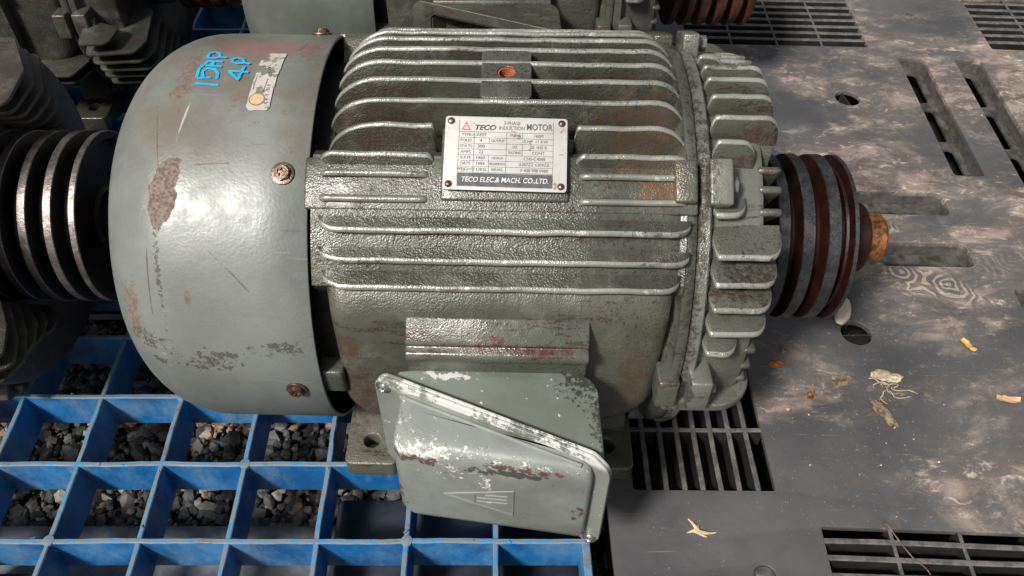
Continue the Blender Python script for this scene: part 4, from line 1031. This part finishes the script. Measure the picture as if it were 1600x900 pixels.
# ------------------------------------------------------------------ litter lying on the black pallet
def leaf(name, x, y, L_, W_, ang, mat, curl, jag, label, cat, lift=1.0):
    bm = bmesh.new(); nu, nv = 16, 7; g = {}
    for i in range(nu+1):
        for j in range(nv+1):
            u = i/nu; v = j/nv*2-1
            wd = W_/2*(1-.25*abs(2*u-1)**3)*(1+jag*nz(u*7, v*.3, x)); bend = jag*6*nz(u*2.5, 3, y)
            px_, py_ = (u-.5)*L_, v*wd+bend
            z = lift+curl*(v*v)+curl*.8*abs(2*u-1)**2+nz(u*4, v*2, x)*1.1
            g[i, j] = (px_*math.cos(ang)-py_*math.sin(ang), px_*math.sin(ang)+py_*math.cos(ang), max(.15, z))
    top = {k: bm.verts.new(p) for k, p in g.items()}; bt = {k: bm.verts.new((p[0], p[1], p[2]-.35)) for k, p in g.items()}
    for i in range(nu):
        for j in range(nv):
            q = [(i, j), (i+1, j), (i+1, j+1), (i, j+1)]
            bm.faces.new([top[k] for k in q]); bm.faces.new([bt[k] for k in reversed(q)])
    o = bobj(name, bm, mat, None); o.location = (x*S, y*S, .0005); tag(o, label, cat); return o
leaf('yellow_leaf', 479.5, -7, 17, 6, R(112), M['leafy'], 2.2, .7, 'small curled yellow leaf scrap on the black pallet', 'leaf')
leaf('dry_leaf', 493, -73, 22, 7.6, R(-8), M['leafb'], 2.5, .25, 'tan strip of dry leaf at the right edge of the black pallet', 'leaf')
def clod(name, x, y, L_, W_, H_, ang, mat, label, cat, sub=3, amp=.5, sd_=0):
    bm = bmesh.new(); bmesh.ops.create_icosphere(bm, subdivisions=sub, radius=1)
    for v in bm.verts:
        k = 1+amp*noise.noise(v.co*1.7+Vector((sd_, 0, 0)))+amp*.5*noise.noise(v.co*5+Vector((sd_, 2, 0)))
        p = v.co*k; X_, Y_ = p.x*L_/2, p.y*W_/2
        v.co = (X_*math.cos(ang)-Y_*math.sin(ang), X_*math.sin(ang)+Y_*math.cos(ang), max(.0, p.z*H_*.6+H_*.35))
    o = bobj(name, bm, mat, None, True, 60); o.location = (x*S, y*S, .0004); tag(o, label, cat); return o
clod('dirt_clod', 369, -86, 27, 10, 6, R(-68), M['clod'], 'brown crumpled lump lying lengthwise below the fibre tuft', 'dirt lump', sd_=4, amp=.7)
clod('fibre_tuft', 386, -44, 28, 12, 5, R(-12), M['fibre'], 'pale felted fibre tuft on the black pallet', 'fibre tuft', sd_=9, amp=.6)
clod('rust_crumb', 282, -29, 14, 7, 2.4, R(-5), M['rust'], 'reddish crumb patch right of the end shield', 'crumb', sd_=12, amp=1.1)
clod('rust_crumb', 292, -12, 7, 7, 2.4, 0, M['clod'], 'brown round crumb above the reddish crumb patch', 'crumb', sd_=15, amp=1.0)
clod('rust_crumb', 307, -66, 8, 6, 2, R(30), M['shaft'], 'orange crumb between the vent and the brown lump', 'crumb', sd_=18, amp=1.0)
clod('rust_crumb', 281, -82, 4.5, 4, 2, R(30), M['leafb'], 'tiny pinkish crumb near the corner of the dark vent', 'crumb', sd_=21, amp=.6)
clod('moss_crumb', 340, -50, 17, 10, 2.4, R(20), M['clod'], 'flat greenish brown crumb left of the fibre tuft', 'crumb', sd_=24, amp=1.2)
clod('cream_shell', 366, 38, 16, 40, 8, R(-26), M['stonew'], 'smooth cream shell fragment half hidden by the pulley', 'shell', sd_=2, amp=.1)
bm = bmesh.new()                                                 # tangle of root fibres
for k in range(9):
    a = random.uniform(0, 6.28); pts = []; x, y = 384+random.uniform(-6, 6), -58+random.uniform(-4, 3)
    for i in range(16):
        a += random.uniform(-.5, .5)+.12; x += 1.9*math.cos(a); y += 1.0*math.sin(a); pts.append(Vector((x, y, 1.2+1.2*math.sin(i*.5+k))))
    tube(bm, pts, lambda i: .45, 5)
tag(bobj('root_tangle', bm, M['fibre'], None), 'tangle of thin pale rootlets beside the fibre tuft', 'rootlets')
bm = bmesh.new(); pts = [Vector((334+i*1.0, -196-i*2.0+3*math.sin(i*.35), .9+.5*math.sin(i*.6))) for i in range(26)]
tube(bm, pts, lambda i: .5, 6)
tube(bm, [pts[4]+Vector((-j*1.4, j*.9, j*.15)) for j in range(6)], lambda i: .4, 5)
tag(bobj('thin_twig', bm, M['clod'], None), 'thin bent twig lying across the bottom right vent', 'twig')
bm = bmesh.new()
for (a, L_) in ((R(100), 13), (R(-20), 16), (R(170), 9), (R(-50), 9), (R(60), 6)):
    tube(bm, [Vector((174+L_*t*math.cos(a+.3*t), -206+L_*t*math.sin(a+.3*t), .8+.4*math.sin(t*5))) for t in [i/7 for i in range(8)]], lambda i: 2.1-.24*i, 6)
tag(bobj('bark_scrap', bm, M['straw'], None), 'pale ragged bark scrap in front of the slotted vent', 'bark scrap')
bm = bmesh.new(); pts = [Vector((440+i*.6, 236-i*4, .6)) for i in range(3)]
V, F, MI = [], [], []
for i in range(900):
    x = random.gauss(345, 90); y = random.gauss(-90, 120)
    if x < 230 or y > 150: x, y = random.uniform(230, 520), random.uniform(-240, 60)
    if any(min(p[0] for p in g_[0][0]) < x < max(p[0] for p in g_[0][0]) and min(p[1] for p in g_[0][0]) < y < max(p[1] for p in g_[0][0]) for g_ in grilles): continue
    stone(x, y, .4, random.choice((.25, .3, .35, .45, .6, 1.0) if i % 9 == 0 else (.2, .25, .3, .35)), random.choice((0, 0, 3, 3, 1, 2)))
mesh('loose_grit', V, F, [M['fibre'], M['leafb'], M['straw'], M['clod']], None, MI, True, 25, kind='stuff', label='fine pale grit strewn over the black pallet', category='grit')
